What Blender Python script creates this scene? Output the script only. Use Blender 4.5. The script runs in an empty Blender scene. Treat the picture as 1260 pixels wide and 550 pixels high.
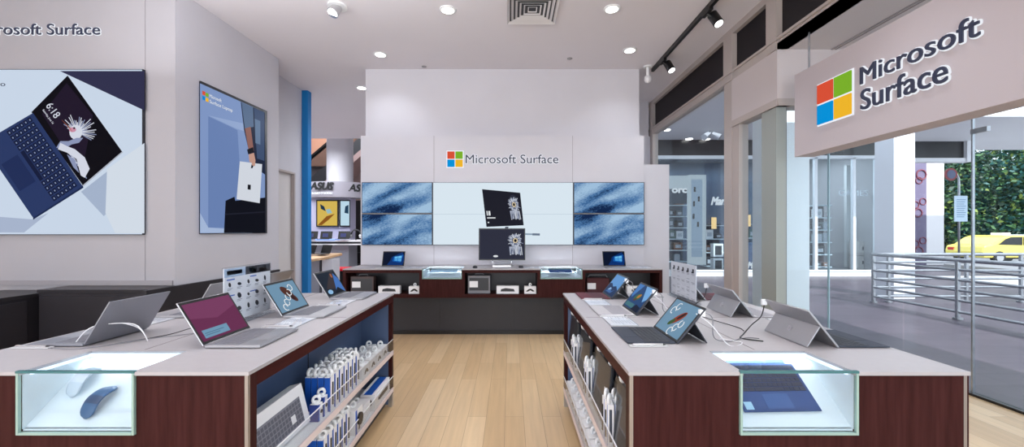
import bpy, bmesh, math, random
from mathutils import Vector, Matrix
random.seed(7)
R = math.radians
SC = bpy.context.scene
COL = SC.collection
H = 1.403          # eye height
F = 490.0          # focal length in pixels of the 1260-wide frame
VX, VY = 628.0, 283.0

def P(x, y, Y):     # point of the photograph at depth Y
    return Vector(((x-VX)/F*Y, Y, H-(y-VY)/F*Y))
def onplane(x, y, p0, n):   # where the sight line meets a flat picture's plane
    d = Vector(((x-VX)/F, 1, -(y-VY)/F)); o = Vector((0, 0, H))
    t = (Vector(p0)-o).dot(n)/d.dot(n)
    return o+d*t

# ---------------------------------------------------------------- materials
MATS = {}
def lin(c):
    return tuple((v/255/12.92 if v/255 <= .04045 else ((v/255+.055)/1.055)**2.4) for v in c)+(1,)
def mat(name, rgb, rough=.5, metal=0, emit=0, spec=.5, coat=0, bump=0, bscale=200, var=0, vscale=8):
    if name in MATS: return MATS[name]
    m = bpy.data.materials.new(name); m.use_nodes = True
    nt = m.node_tree; b = nt.nodes['Principled BSDF']
    c = lin(rgb)
    b.inputs['Base Color'].default_value = c
    b.inputs['Roughness'].default_value = rough
    b.inputs['Metallic'].default_value = metal
    b.inputs['Specular IOR Level'].default_value = spec
    b.inputs['Coat Weight'].default_value = coat
    if emit:
        b.inputs['Emission Color'].default_value = c
        b.inputs['Emission Strength'].default_value = emit
        b.inputs['Base Color'].default_value = (0, 0, 0, 1)
        b.inputs['Specular IOR Level'].default_value = .03
    tc = nt.nodes.new('ShaderNodeTexCoord')
    if var:
        n = nt.nodes.new('ShaderNodeTexNoise'); n.inputs['Scale'].default_value = vscale; n.inputs['Detail'].default_value = 4
        nt.links.new(tc.outputs['Object'], n.inputs['Vector'])
        r = nt.nodes.new('ShaderNodeValToRGB')
        r.color_ramp.elements[0].color = tuple(v*(1-var) for v in c[:3])+(1,)
        r.color_ramp.elements[1].color = tuple(min(1, v*(1+var)) for v in c[:3])+(1,)
        r.color_ramp.elements[0].position = .3; r.color_ramp.elements[1].position = .7
        nt.links.new(n.outputs['Fac'], r.inputs['Fac']); nt.links.new(r.outputs['Color'], b.inputs['Base Color'])
    if bump:
        n = nt.nodes.new('ShaderNodeTexNoise'); n.inputs['Scale'].default_value = bscale
        nt.links.new(tc.outputs['Object'], n.inputs['Vector'])
        bm_ = nt.nodes.new('ShaderNodeBump'); bm_.inputs['Strength'].default_value = bump; bm_.inputs['Distance'].default_value = .002
        nt.links.new(n.outputs['Fac'], bm_.inputs['Height']); nt.links.new(bm_.outputs['Normal'], b.inputs['Normal'])
    MATS[name] = m
    return m
def E(rgb, s=.9):   # a colour shown by a lit screen
    return mat('screen_%02x%02x%02x_%d' % (rgb[0], rgb[1], rgb[2], int(s*100)), rgb, .3, emit=s)
def glass(name, tint=(235, 245, 245), refl=.9, ior=1.45, gr=.6):
    if name in MATS: return MATS[name]
    m = bpy.data.materials.new(name); m.use_nodes = True
    nt = m.node_tree; nt.nodes.clear()
    o = nt.nodes.new('ShaderNodeOutputMaterial'); mx = nt.nodes.new('ShaderNodeMixShader')
    t = nt.nodes.new('ShaderNodeBsdfTransparent'); g = nt.nodes.new('ShaderNodeBsdfGlossy'); lw = nt.nodes.new('ShaderNodeLayerWeight'); pw = nt.nodes.new('ShaderNodeMath'); pw.operation = 'POWER'; fr = nt.nodes.new('ShaderNodeMath'); fr.operation = 'MULTIPLY_ADD'
    t.inputs['Color'].default_value = lin(tint); g.inputs['Color'].default_value = (refl, refl, refl, 1)
    g.inputs['Roughness'].default_value = .0; pw.inputs[1].default_value = 4.5; lw.inputs['Blend'].default_value = .5
    f0 = ((ior-1)/(ior+1))**2; fr.inputs[1].default_value = gr; fr.inputs[2].default_value = f0
    nt.links.new(lw.outputs['Facing'], pw.inputs[0]); nt.links.new(pw.outputs[0], fr.inputs[0])
    nt.links.new(fr.outputs[0], mx.inputs[0]); nt.links.new(t.outputs[0], mx.inputs[1]); nt.links.new(g.outputs[0], mx.inputs[2])
    nt.links.new(mx.outputs[0], o.inputs['Surface'])
    MATS[name] = m
    return m
def wood(name, c0, c1, axis='X', scale=3, stretch=14, rough=.4):
    m = bpy.data.materials.new(name); m.use_nodes = True
    nt = m.node_tree; b = nt.nodes['Principled BSDF']; L = nt.links
    tc = nt.nodes.new('ShaderNodeTexCoord'); mp = nt.nodes.new('ShaderNodeMapping')
    s = [stretch]*3; s['XYZ'.index(axis)] = 1
    mp.inputs['Scale'].default_value = s
    n = nt.nodes.new('ShaderNodeTexNoise'); n.inputs['Scale'].default_value = scale; n.inputs['Detail'].default_value = 6
    r = nt.nodes.new('ShaderNodeValToRGB')
    r.color_ramp.elements[0].color = lin(c0); r.color_ramp.elements[1].color = lin(c1)
    r.color_ramp.elements[0].position = .32; r.color_ramp.elements[1].position = .68
    L.new(tc.outputs['Object'], mp.inputs['Vector']); L.new(mp.outputs[0], n.inputs['Vector'])
    L.new(n.outputs['Fac'], r.inputs['Fac']); L.new(r.outputs[0], b.inputs['Base Color'])
    b.inputs['Roughness'].default_value = rough; b.inputs['Specular IOR Level'].default_value = .038
    MATS[name] = m
    return m
def tiles(name, c0, c1, mortar, w, h, rot=0, rough=.35, msize=.004, grain=True, gs=(40, 3, 1)):
    m = bpy.data.materials.new(name); m.use_nodes = True
    nt = m.node_tree; b = nt.nodes['Principled BSDF']; L = nt.links
    tc = nt.nodes.new('ShaderNodeTexCoord'); mp = nt.nodes.new('ShaderNodeMapping'); mp.inputs['Rotation'].default_value = (0, 0, rot)
    br = nt.nodes.new('ShaderNodeTexBrick'); br.inputs['Scale'].default_value = 1
    br.inputs['Brick Width'].default_value = w; br.inputs['Row Height'].default_value = h
    br.inputs['Mortar Size'].default_value = msize; br.inputs['Mortar Smooth'].default_value = .3
    br.inputs['Color1'].default_value = lin(c0); br.inputs['Color2'].default_value = lin(c1); br.inputs['Mortar'].default_value = lin(mortar)
    br.offset = .37
    L.new(tc.outputs['Object'], mp.inputs['Vector']); L.new(mp.outputs[0], br.inputs['Vector'])
    mp2 = nt.nodes.new('ShaderNodeMapping'); mp2.inputs['Scale'].default_value = gs
    L.new(tc.outputs['Object'], mp2.inputs['Vector'])
    n = nt.nodes.new('ShaderNodeTexNoise'); n.inputs['Scale'].default_value = 1.2; n.inputs['Detail'].default_value = 5
    L.new(mp2.outputs[0], n.inputs['Vector'])
    mr = nt.nodes.new('ShaderNodeMapRange'); mr.inputs['To Min'].default_value = .8; mr.inputs['To Max'].default_value = 1.15
    L.new(n.outputs['Fac'], mr.inputs['Value'])
    mx = nt.nodes.new('ShaderNodeMix'); mx.data_type = 'RGBA'; mx.blend_type = 'MULTIPLY'; mx.inputs[0].default_value = 1
    L.new(br.outputs['Color'], mx.inputs[6]); L.new(mr.outputs[0], mx.inputs[7]); L.new(mx.outputs[2], b.inputs['Base Color'])
    b.inputs['Roughness'].default_value = rough
    MATS[name] = m
    return m

WALL = mat('wall_paint', (201, 199, 206), .7, bump=.1, bscale=300, var=.02, vscale=2)
WALL2 = mat('grey_wall_panel', (166, 163, 168), .65, var=.02, vscale=2)
CEIL = mat('ceiling_paint', (224, 221, 227), .85, var=.015, vscale=1)
TOP = mat('counter_laminate', (166, 162, 165), .42, var=.02, vscale=30)
BROWN = wood('dark_walnut_laminate', (50, 25, 24), (62, 33, 32), 'Z', 4, 16, .38)
BROWNH = wood('dark_walnut_horizontal', (54, 22, 23), (66, 30, 30), 'Y', 4, 16, .38)
BLUEP = mat('blue_grey_laminate', (74, 92, 124), .5, var=.05, vscale=3)
DARK = mat('charcoal_laminate', (36, 33, 38), .45, var=.08, vscale=5)
DARK2 = mat('kick_laminate', (42, 41, 46), .5, var=.06, vscale=5)
WHITE = mat('white_plastic', (236, 238, 240), .35)
OFFW = mat('white_card', (232, 232, 234), .6)
BLUE = mat('blue_card', (14, 84, 180), .5)
DBLUE = mat('dark_blue_card', (28, 52, 130), .5)
BLACK = mat('black_plastic', (16, 16, 18), .35)
CHAR = mat('charcoal_plastic', (44, 45, 50), .5)
PLAT = mat('platinum_metal', (172, 172, 176), .34, .75)
PLATK = mat('platinum_keys', (112, 112, 120), .55)
SILV = mat('silver_metal', (205, 205, 208), .28, .9)
STEEL = mat('brushed_steel', (165, 168, 174), .3, .85, var=.1, vscale=20)
STRIP = mat('edge_trim_metal', (150, 142, 136), .35, .6)
FRAME = mat('bronze_frame_paint', (176, 166, 162), .45)
BLKPANEL = mat('black_tinted_panel', (30, 26, 30), .5, spec=.2)
GLASS = glass('clear_glass', (247, 250, 251), .8, 1.36, .36)
ACRYL = glass('clear_acrylic', (244, 246, 248), .9, 1.3)
GEDGE = mat('green_glass_edge', (142, 170, 162), .15, spec=.8)
GEDGE2 = mat('dark_green_glass_edge', (52, 104, 108), .12, spec=.8)
LED = mat('led_strip', (225, 240, 255), emit=2.2)
SHOW = mat('showcase_white', (202, 213, 220), .4)
LAMP = mat('lamp_lens', (255, 252, 246), emit=9)
CHROME = mat('chrome', (215, 215, 218), .15, 1)

# ---------------------------------------------------------------- geometry
ORG = {}
class B:
    def __init__(s): s.v = []; s.f = []; s.m = []; s.mats = []; s.sm = []
    def mi(s, m):
        if m not in s.mats: s.mats.append(m)
        return s.mats.index(m)
    def add(s, vs, fs, m, smooth=False, M=None):
        o = len(s.v)
        s.v += [tuple(M @ Vector(p)) if M else tuple(p) for p in vs]
        k = s.mi(m)
        for f in fs: s.f.append([o+i for i in f]); s.m.append(k); s.sm.append(smooth)
        return s
    def box(s, x0, x1, y0, y1, z0, z1, m, M=None):
        x0, x1 = sorted((x0, x1)); y0, y1 = sorted((y0, y1)); z0, z1 = sorted((z0, z1))
        return s.add([(x0, y0, z0), (x1, y0, z0), (x1, y1, z0), (x0, y1, z0), (x0, y0, z1), (x1, y0, z1), (x1, y1, z1), (x0, y1, z1)],
                     [(0, 3, 2, 1), (4, 5, 6, 7), (0, 1, 5, 4), (1, 2, 6, 5), (2, 3, 7, 6), (3, 0, 4, 7)], m, M=M)
    def prism(s, pts, d, m, smooth=False, M=None):   # flat outline pushed along vector d
        n = len(pts); d = Vector(d)
        vs = [Vector(p) for p in pts]+[Vector(p)+d for p in pts]
        fs = [list(range(n))[::-1], [n+i for i in range(n)]]+[(i, (i+1) % n, n+(i+1) % n, n+i) for i in range(n)]
        return s.add(vs, fs, m, smooth, M)
    def poly(s, pts, m, M=None): return s.add(pts, [list(range(len(pts)))], m, M=M)
    def cyl(s, p0, p1, r0, m, r1=None, n=16, cap=True, smooth=True, M=None):
        p0, p1 = Vector(p0), Vector(p1); r1 = r0 if r1 is None else r1
        a = (p1-p0).normalized(); u = a.orthogonal().normalized(); w = a.cross(u)
        vs = []
        for p, r in ((p0, r0), (p1, r1)):
            vs += [p+(u*math.cos(t)+w*math.sin(t))*r for t in (2*math.pi*i/n for i in range(n))]
        s.add(vs, [(i, (i+1) % n, n+(i+1) % n, n+i) for i in range(n)], m, smooth, M)
        if cap: s.add(vs, [list(range(n))[::-1], list(range(n, 2*n))], m, False, M)
        return s
    def tube(s, pts, r, m, n=8, closed=False, M=None):
        pts = [Vector(p) for p in pts]; k = len(pts); vs = []; u = None
        for i, p in enumerate(pts):
            a = (pts[(i+1) % k] if closed or i < k-1 else p)-(pts[i-1] if closed or i > 0 else p)
            a.normalize()
            u = a.orthogonal().normalized() if u is None else (u-a*u.dot(a)).normalized()
            w = a.cross(u); vs += [p+(u*math.cos(t)+w*math.sin(t))*r for t in (2*math.pi*j/n for j in range(n))]
        fs = []
        for i in range(k if closed else k-1):
            for j in range(n):
                a, b = i*n, ((i+1) % k)*n
                fs.append((a+j, a+(j+1) % n, b+(j+1) % n, b+j))
        if not closed: fs += [list(range(n))[::-1], [(k-1)*n+j for j in range(n)]]
        return s.add(vs, fs, m, True, M)
    def lathe(s, prof, c, m, n=24, M=None):    # profile of (radius, z) around a vertical axis
        vs = []; c = Vector(c)
        for r, z in prof: vs += [c+Vector((r*math.cos(t), r*math.sin(t), z)) for t in (2*math.pi*j/n for j in range(n))]
        fs = [(i*n+j, i*n+(j+1) % n, (i+1)*n+(j+1) % n, (i+1)*n+j) for i in range(len(prof)-1) for j in range(n)]
        fs += [list(range(n))[::-1], [(len(prof)-1)*n+j for j in range(n)]]
        return s.add(vs, fs, m, True, M)
    def build(s, name, parent=None, bevel=0, recalc=True, keep=False):
        me = bpy.data.meshes.new(name)
        vs = [Vector(p) for p in s.v]
        org = Vector((0, 0, 0))
        if parent is not None: org = ORG.get(parent.name, Vector((0, 0, 0)))
        elif not keep:
            lo = Vector([min(p[i] for p in vs) for i in range(3)]); hi = Vector([max(p[i] for p in vs) for i in range(3)])
            org = Vector(((lo.x+hi.x)/2, (lo.y+hi.y)/2, lo.z))
        me.from_pydata([p-org for p in vs], [], s.f)
        for m in s.mats: me.materials.append(m)
        me.polygons.foreach_set('material_index', s.m); me.polygons.foreach_set('use_smooth', s.sm)
        if recalc:
            bm = bmesh.new(); bm.from_mesh(me); bmesh.ops.recalc_face_normals(bm, faces=bm.faces); bm.to_mesh(me); bm.free()
        me.update()
        o = bpy.data.objects.new(name, me); COL.objects.link(o)
        if parent is not None:
            o.parent = parent; ORG[o.name] = org
        else: o.location = org; ORG[o.name] = org
        if bevel:
            b = o.modifiers.new('bevel', 'BEVEL'); b.width = bevel; b.segments = 2; b.limit_method = 'ANGLE'
        return o
def thing(name, label, cat, loc=(0, 0, 0), rz=0, group=None, world=False):
    o = bpy.data.objects.new(name, None); COL.objects.link(o); o.empty_display_size = .1
    o.location = loc; o.rotation_euler = (0, 0, rz); o['label'] = label; o['category'] = cat
    if group: o['group'] = group
    if world: ORG[o.name] = Vector(loc)
    return o
def tag(o, label, cat, group=None, kind=None):
    o['label'] = label; o['category'] = cat
    if group: o['group'] = group
    if kind: o['kind'] = kind
    return o
def struct(o, label=None):
    o['kind'] = 'structure'
    if label: o['label'] = label
    return o
def copy_tree(o, parent=None):
    c = o.copy(); COL.objects.link(c)
    if parent is not None: c.parent = parent
    for ch in [q for q in bpy.data.objects if q.parent == o]: copy_tree(ch, c)
    return c
def dup(o, loc, rz, label, group=None, rot=None):
    c = copy_tree(o); c.location = loc; c.rotation_euler = rot or (0, 0, rz); c['label'] = label
    if group: c['group'] = group
    return c

def text_data(s, w=None, h=None, offset=0, extrude=.004, shear=0, bold=0):
    cu = bpy.data.curves.new('t', 'FONT'); cu.body = s; cu.size = 1; cu.offset = offset+bold; cu.extrude = 0; cu.shear = shear; cu.resolution_u = 4
    o = bpy.data.objects.new('t', cu); COL.objects.link(o)
    bpy.context.view_layer.update()
    me = bpy.data.meshes.new_from_object(o.evaluated_get(bpy.context.evaluated_depsgraph_get()))
    vs = [v.co.copy() for v in me.vertices]; fs = [list(p.vertices) for p in me.polygons]
    bpy.data.objects.remove(o); bpy.data.curves.remove(cu); bpy.data.meshes.remove(me)
    return vs, fs
def put_text(b, s, org, U, V, w, cap, m, depth=.004, offset=0, bold=0, base=0, shear=0, spread=None):
    """writes s from org along U, w metres wide with capitals cap high, depth thick along N"""
    ref, _ = text_data(s, bold=bold, shear=shear)
    x0 = min(p.x for p in ref); x1 = max(p.x for p in ref)
    su = w/(x1-x0); sv = cap/.7
    vs, fs = text_data(s, offset=offset, bold=bold, shear=shear) if offset else (ref, _)
    U, V = Vector(U).normalized(), Vector(V).normalized(); N = U.cross(V)
    org = Vector(org)
    pts = [org+U*((p.x-x0)*su)+V*(p.y*sv)+N*(base+depth) for p in vs]
    back = [q-N*depth for q in pts]
    n = len(pts)
    cnt = {}
    for f in fs:
        for i in range(len(f)):
            a, c = f[i], f[(i+1) % len(f)]
            cnt[(a, c)] = 1
    side = [(a, c, c+n, a+n) for (a, c) in cnt if (c, a) not in cnt]
    for k in range(spread[0] if spread else 1):
        s_ = (U*math.cos(k*2*math.pi/spread[0])+V*math.sin(k*2*math.pi/spread[0]))*spread[1]+N*(.00002*k) if spread else Vector((0, 0, 0))
        b.add([q+s_ for q in pts+back], fs+side, m)
def art(b, layers, fn, n, step=.0006, start=.001):
    """layers of flat colour (material, outline) laid over one another on a screen"""
    n = Vector(n)
    for k, (m, pts) in enumerate(layers):
        q = [fn(*p)+n*(start+step*k) for p in pts]
        b.poly(q, m)
def ell(cx, cy, rx, ry, n=16, a=0):
    return [(cx+rx*math.cos(t)*math.cos(a)-ry*math.sin(t)*math.sin(a), cy+rx*math.cos(t)*math.sin(a)+ry*math.sin(t)*math.cos(a)) for t in (2*math.pi*i/n for i in range(n))]
def stroke(x0, y0, x1, y1, w):
    d = math.hypot(x1-x0, y1-y0) or 1; nx, ny = -(y1-y0)/d*w/2, (x1-x0)/d*w/2
    return [(x0+nx, y0+ny), (x1+nx, y1+ny), (x1-nx, y1-ny), (x0-nx, y0-ny)]

# ---------------------------------------------------------------- camera
cam = bpy.data.objects.new('camera', bpy.data.cameras.new('camera')); COL.objects.link(cam)
cam.location = (0, 0, H); cam.rotation_euler = (R(90), 0, 0)
cam.data.sensor_width = 36; cam.data.lens = F/1260*36
cam.data.shift_x = (630-VX)/1260; cam.data.shift_y = -(275-VY)/1260
cam.data.clip_end = 200; cam.data.clip_start = .05
SC.camera = cam
# ================================================================ SETTING
CZ = 3.815
FLOORM = tiles('oak_planks', (214, 186, 148), (196, 164, 124), (150, 122, 92), 1.2, .14, R(90), .33, .0015, gs=(26, 1.6, 1))
TILEM = tiles('outdoor_tiles', (86, 76, 88), (70, 62, 74), (58, 52, 64), .6, .3, 0, .4, .006, gs=(1.2, 16, 1))  # stretched noise paints streaks of sunlight into the tile colour
def sbox(name, *a, label=None, bevel=0):
    return struct(B().box(*a).build(name, bevel=bevel), label)
sbox('floor', -8.5, 3.94, -6, 6.3, -.1, 0, FLOORM)
fl = B().box(-12, 3.0, 6.3, 20, -.1, 0, mat('mall_floor', (176, 168, 166), .25, var=.1, vscale=2))
struct(fl.build('floor'))
# outdoor paving, around the shop corner
fo = B().box(3.94, 7.1, -6, 3.94, -.1, -.004, TILEM).box(2.64, 13, 3.94, 12.2, -.1, -.004, TILEM).box(7.1, 13, -6, 3.94, -.1, -.004, TILEM)
struct(fo.build('outdoor_paving', keep=True))
sbox('ceiling', -8.5, 2.64, -6, 10.4, CZ, CZ+.2, CEIL)
sbox('wall_back', -8.5, 2.64, -6.1, -6.0, 3.2, CZ, WALL)
# left side walls
sbox('wall_left', -7.0, -6.9, -6, 3.97, 0, CZ, WALL)
sbox('wall_screen', -6.9, -3.34, 3.97, 4.1, 0, CZ, WALL2)
wa = B().box(-6.9, -3.36, 3.955, 3.97, .852, .90, mat('ledge_grey', (150, 146, 150), .6))
for x in (-6.0, -3.64): wa.box(x-.002, x+.002, 3.966, 3.972, .85, CZ, mat('seam', (150, 146, 150), .7))
struct(wa.build('trim_1'))
def wallB(Y): return -3.34+.043*(Y-3.97)
struct(B().prism([(wallB(3.97), 3.971, 0), (wallB(5.62), 5.62, 0), (-3.62, 5.62, 0), (-3.62, 3.971, 0)], (0, 0, CZ), WALL).build('wall_poster'))
wc = B().box(-3.75, -3.6, 5.62, 5.93, 0, CZ, WALL).box(-3.75, -3.6, 6.67, 6.87, 0, CZ, WALL).box(-3.75, -3.6, 5.93, 6.67, 2.36, CZ, WALL)
struct(wc.build('wall_passage'))
d = struct(B().box(-3.70, -3.66, 5.96, 6.64, .01, 2.33, mat('door_paint', (208, 203, 202), .5)).build('door_1'), 'pale grey flush door in the left passage wall')
B().box(-3.70, -3.60, 5.93, 5.96, 0, 2.36, FRAME).box(-3.70, -3.60, 6.64, 6.67, 0, 2.36, FRAME).box(-3.70, -3.60, 5.96, 6.64, 2.33, 2.36, FRAME).build('door_frame', d)
B().cyl((-3.655, 6.05, 1.02), (-3.60, 6.05, 1.02), .01, CHROME).cyl((-3.61, 6.05, 1.02), (-3.61, 6.17, 1.02), .009, CHROME).build('door_handle', d)
struct(B().box(-3.72, -3.50, 6.88, 7.0, 0, CZ, mat('bright_blue_paint', (0, 120, 190), .5)).build('trim_2'), 'tall bright blue fin at the end of the left wall')
# mall hall behind
struct(B().box(-12, 3, 17, 17.2, 0, 8, mat('mall_wall', (120, 108, 108), .8)).build('wall_mall_far'))
sbox('wall_mall_left', -12.1, -12, 6.3, 17, 0, 8, WALL)
sbox('wall_mall_side', 2.9, 3.0, 12.5, 17, 0, 8, WALL)
sbox('ceiling', -12, 3, 10.4, 17, 6.0, 6.1, CEIL)
sbox('wall_mall_header', -12, 3, 10.4, 10.5, CZ, 6.0, CEIL)
sbox('ceiling', -12, -8.5, 6.3, 10.4, CZ, CZ+.2, CEIL)
sbox('wall_passage_end', -12, -3.75, 6.2, 6.3, 0, CZ, WALL)
# back wall with the screens: lower projecting part and recessed upper part
bw = B().box(-2.18, 1.945, 5.8, 6.2, 0, 2.776, WALL)
sm = mat('seam', (150, 146, 150), .7)
for x in (534, 704.5):
    X = (x-VX)/F*5.8; bw.box(X-.003, X+.003, 5.797, 5.8, .9, 2.776, sm)
struct(bw.build('wall_back_lower'))
sbox('wall_back_upper', -2.17, 1.93, 5.97, 6.25, 2.776, CZ, WALL)
sbox('wall_back_return', 1.945, 2.345, 5.88, 5.98, 0, 2.37, WALL)
sbox('wall_back_side', 2.345, 2.6, 7.5, 7.6, 0, CZ, WALL)
# wainscot and cabinets on the left
struct(B().prism([(-3.31, 3.62, 0), (wallB(5.62)+.03, 5.6, 0), (wallB(5.62), 5.6, 0), (-3.345, 3.62, 0)], (0, 0, .85), DARK).build('trim_3'), 'dark waist-high panel along the poster wall')
# right side: clerestory band over the glass
sbox('baseboard_right', 3.90, 3.97, -3, 3.94, 0, .02, BLACK)
cl = B()
XW = 2.64
cl.box(XW, XW+.1, -6, 7.6, 3.74, CZ, FRAME)
cl.box(XW, XW+.1, -6, 7.6, 3.19, 3.30, FRAME)
cl.box(XW-.02, XW+.1, -6, 7.6, 3.275, 3.30, FRAME)
for y0, y1 in ((7.39, 7.52), (4.73, 4.92), (3.94, 4.10), (1.5, 1.6)): cl.box(XW-.01, XW+.1, y0, y1, 3.19, 3.76, FRAME)
cl.box(XW, XW+.12, 4.75, 4.92, 0, 3.19, FRAME)
cl.box(XW+.01, XW+.12, 4.62, 4.75, 0, 3.19, FRAME)
cl.box(XW, XW+.1, 7.39, 7.52, 0, 3.19, FRAME)
struct(cl.build('window_frame_right'), 'taupe frame of the tall glass wall on the right')
sbox('trim_4', XW+.05, XW+.07, -6, 7.6, 3.30, 3.74, BLKPANEL, label='black panels in the band over the glass wall')
WP = mat('header_paint', (198, 189, 189), .6)
bh = B().box(XW, XW+.1, 3.94, 4.75, 2.69, 3.19, WP).box(XW+.1, 4.3, 3.94, 4.1, 2.69, 3.19, WP)
bh.box(XW-.01, XW+.12, 3.93, 4.75, 2.63, 2.70, FRAME).box(XW, 4.3, 3.92, 4.1, 2.63, 2.70, FRAME)
struct(bh.build('wall_corner_header'))
so = B().box(XW, 4.4, -6, 4.1, 3.19, 3.25, mat('soffit_paint', (205, 202, 205), .7))
so.box(3.17, 3.19, -6, 3.94, 3.184, 3.19, mat('seam', (150, 146, 150), .7)).box(3.21, 3.22, -6, 3.94, 3.184, 3.19, mat('seam', (150, 146, 150), .7))
struct(so.build('ceiling_entrance'))
struct(B().box(XW+.01, XW+.11, 3.97, 4.2, 0, 2.63, mat('corner_post_grey', (150, 156, 152), .4)).build('corner_post'), 'grey green corner post of the glass wall')
def pane(nm, *a, m=GLASS):
    return struct(B().box(*a, m).build(nm))
pane('window_1', XW+.05, XW+.06, 4.92, 7.39, .02, 3.19)
pane('window_2', XW+.05, XW+.06, 4.2, 4.62, .02, 2.63)
pane('window_3', XW+.11, 3.185, 3.99, 4.0, .01, 2.63)
pane('window_4', 3.20, 3.935, 3.99, 4.0, .01, 2.63)
pane('window_5', 3.935, 3.945, 3.40, 3.98, .02, 3.19)
pane('window_6', 3.935, 3.945, -2, 3.385, .02, 3.19)
JM = mat('glass_joint', (150, 182, 196), .3)
gj = B().box(3.93, 3.95, 3.386, 3.398, .02, 3.19, STEEL).box(3.188, 3.197, 3.985, 4.005, .01, 2.63, JM)
gj.box(3.925, 3.955, 3.28, 3.40, 2.22, 2.26, STEEL).box(XW+.11, XW+.125, 3.985, 4.005, .01, 2.63, BLACK)
struct(gj.build('trim_5'), 'slim steel joints between the glass panes')

# ---------------------------------------------------------------- outdoors
OC = mat('canopy_paint', (225, 226, 230), .7)
st = B().box(2.74, 6.6, 4.1, 12.3, 4.14, 4.3, OC).box(4.4, 6.6, -6, 4.1, 4.14, 4.3, OC).box(6.6, 22, 9.6, 13.6, 4.14, 4.3, OC)
struct(st.build('canopy', keep=True), 'white roof over the covered walkway')
sbox('wall_mall_side', 2.6, 2.75, 7.6, 12.5, 0, 4.2, WALL)
sbox('trim_6', XW+.1, XW+.14, 4.1, 7.6, 3.19, 4.2, OC)
# opposite shop
SY = 12.1
FW = mat('facade_white_paint', (226, 232, 238), .5)
fs = B().box(3.0, 11.2, SY-.05, SY+.1, 0, .2, FW).box(3.0, 11.2, SY-.08, SY+.1, .16, .2, FW)
for X in (9.26, 10.42): fs.box(X-.04, X+.04, SY-.05, SY+.05, .2, 3.6, FW)
fs.box(11.06, 11.14, SY-.05, SY+.05, .2, 3.6, FW)
fs.box(3.0, 11.2, SY-.05, SY+.05, 3.56, 3.66, FW)
struct(fs.build('shopfront_frame'), 'white frame of the shop across the walkway')
sbox('shopfront_lintel', 3.0, 11.2, SY, SY+.1, 3.66, 4.14, mat('lintel_black', (26, 26, 30), .3))
sbox('shopfront_glass', 3.0, 11.1, SY-.005, SY+.005, .2, 3.56, glass('shop_glass', (244, 248, 250), .6, 1.4, .4))
sw = B().box(3, 11.2, 15.5, 15.6, 0, 4.1, mat('shop_back_wall', (78, 94, 116), .7)).box(11.1, 11.2, SY+.1, 15.5, 0, 4.1, mat('shop_side_wall', (150, 150, 155), .7))
sw.box(3, 11.2, SY+.1, 15.5, 4.0, 4.1, mat('shop_ceiling', (110, 118, 128), .7)).box(3, 11.2, SY+.1, 15.5, .1, .16, mat('shop_floor', (90, 92, 100), .4))
struct(sw.build('shop_interior'))
# sunlit columns and wall
struct(B().box(7.83, 8.26, 8.13, 8.56, 0, 4.4, mat('column_white', (214, 217, 226), .6)).build('column'), 'white square column beside the railing outside')
struct(B().box(16.72, 17.42, 16, 16.6, 0, 4.3, mat('column_tiles', (236, 232, 234), .5)).build('column'), 'white tiled column beside the street')
struct(B().box(16.2, 16.72, 16.0, 16.3, 0, 4.3, mat('mural_wall', (110, 100, 128), .6)).build('mural_wall'), 'purple wall with red patterns by the street')
mw = B()
RED = mat('mural_red', (120, 52, 70), .6)
for (x, y, r) in ((1134, 215, 6), (1131, 222, 4), (1127, 252, 4), (1136, 248, 4), (1130, 262, 5), (1127, 300, 4), (1136, 296, 4), (1131, 309, 5)):
    c = P(x, y, 15.98); k = r/F*16
    ring = [(c.x+k*math.cos(t), 15.99, c.z+k*math.sin(t)) for t in (i*math.pi/6 for i in range(12))]
    mw.tube(ring, k*.16, RED, 6, True)
struct(mw.build('mural_pattern'), 'red ring pattern on the purple wall')
struct(B().box(12.3, 14.0, 12.3, 12.5, 3.62, 4.14, mat('lintel_black', (26, 26, 30), .3)).box(12.3, 14.0, 12.25, 12.5, 3.5, 3.62, OC).box(14.0, 14.2, 12.2, 12.5, 3.5, 4.14, OC).build('canopy_fascia'))
struct(B().box(3.10, 3.53, 4.7, 5.1, 0, 4.14, mat('pillar_pale', (228, 238, 246), .3)).build('column'), 'pale column close behind the corner glass')
sbox('street', 13, 60, -6, 45, -.5, -.32, mat('asphalt', (128, 128, 134), .8, var=.1, vscale=2))
sbox('street', -10, 13, 16.8, 45, -.5, -.32, mat('asphalt', (128, 128, 134), .8))
sbox('outdoor_paving', 2.9, 18, 12.2, 17.5, -.4, -.006, TILEM)
sbox('kerb', 13, 18, 9, 12.2, -.4, -.006, mat('pale_paving', (200, 200, 205), .7))
# railing
def railing(name, label, p0, p1, posts):
    t = thing(name, label, 'railing', ((p0[0]+p1[0])/2, (p0[1]+p1[1])/2, 0), world=True, group='steel railings beside the walkway')
    p0, p1 = Vector(p0+(0,)), Vector(p1+(0,))
    for k, z in enumerate((.12, .30, .46, .62, .78, .93)):
        B().cyl(p0+Vector((0, 0, z)), p1+Vector((0, 0, z)), .022 if k < 5 else .032, STEEL, n=10).build('rail', t)
    for q in posts:
        q = Vector(q+(0,))
        B().cyl(q, q+Vector((0, 0, .93)), .032, STEEL, n=12).cyl(q, q+Vector((0, 0, .03)), .06, STEEL, n=12).build('post', t)
railing('railing', 'steel pipe railing running along the walkway towards the camera', (7.02, 7.72), (7.02, 2.5), [(7.02, 7.70), (7.02, 6.25), (7.02, 4.8), (7.02, 3.4)])
railing('railing', 'steel pipe railing crossing in front of the street', (7.1, 7.72), (13, 7.72), [(7.33, 7.72), (8.84, 7.72), (9.9, 7.72), (11.4, 7.72)])
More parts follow.
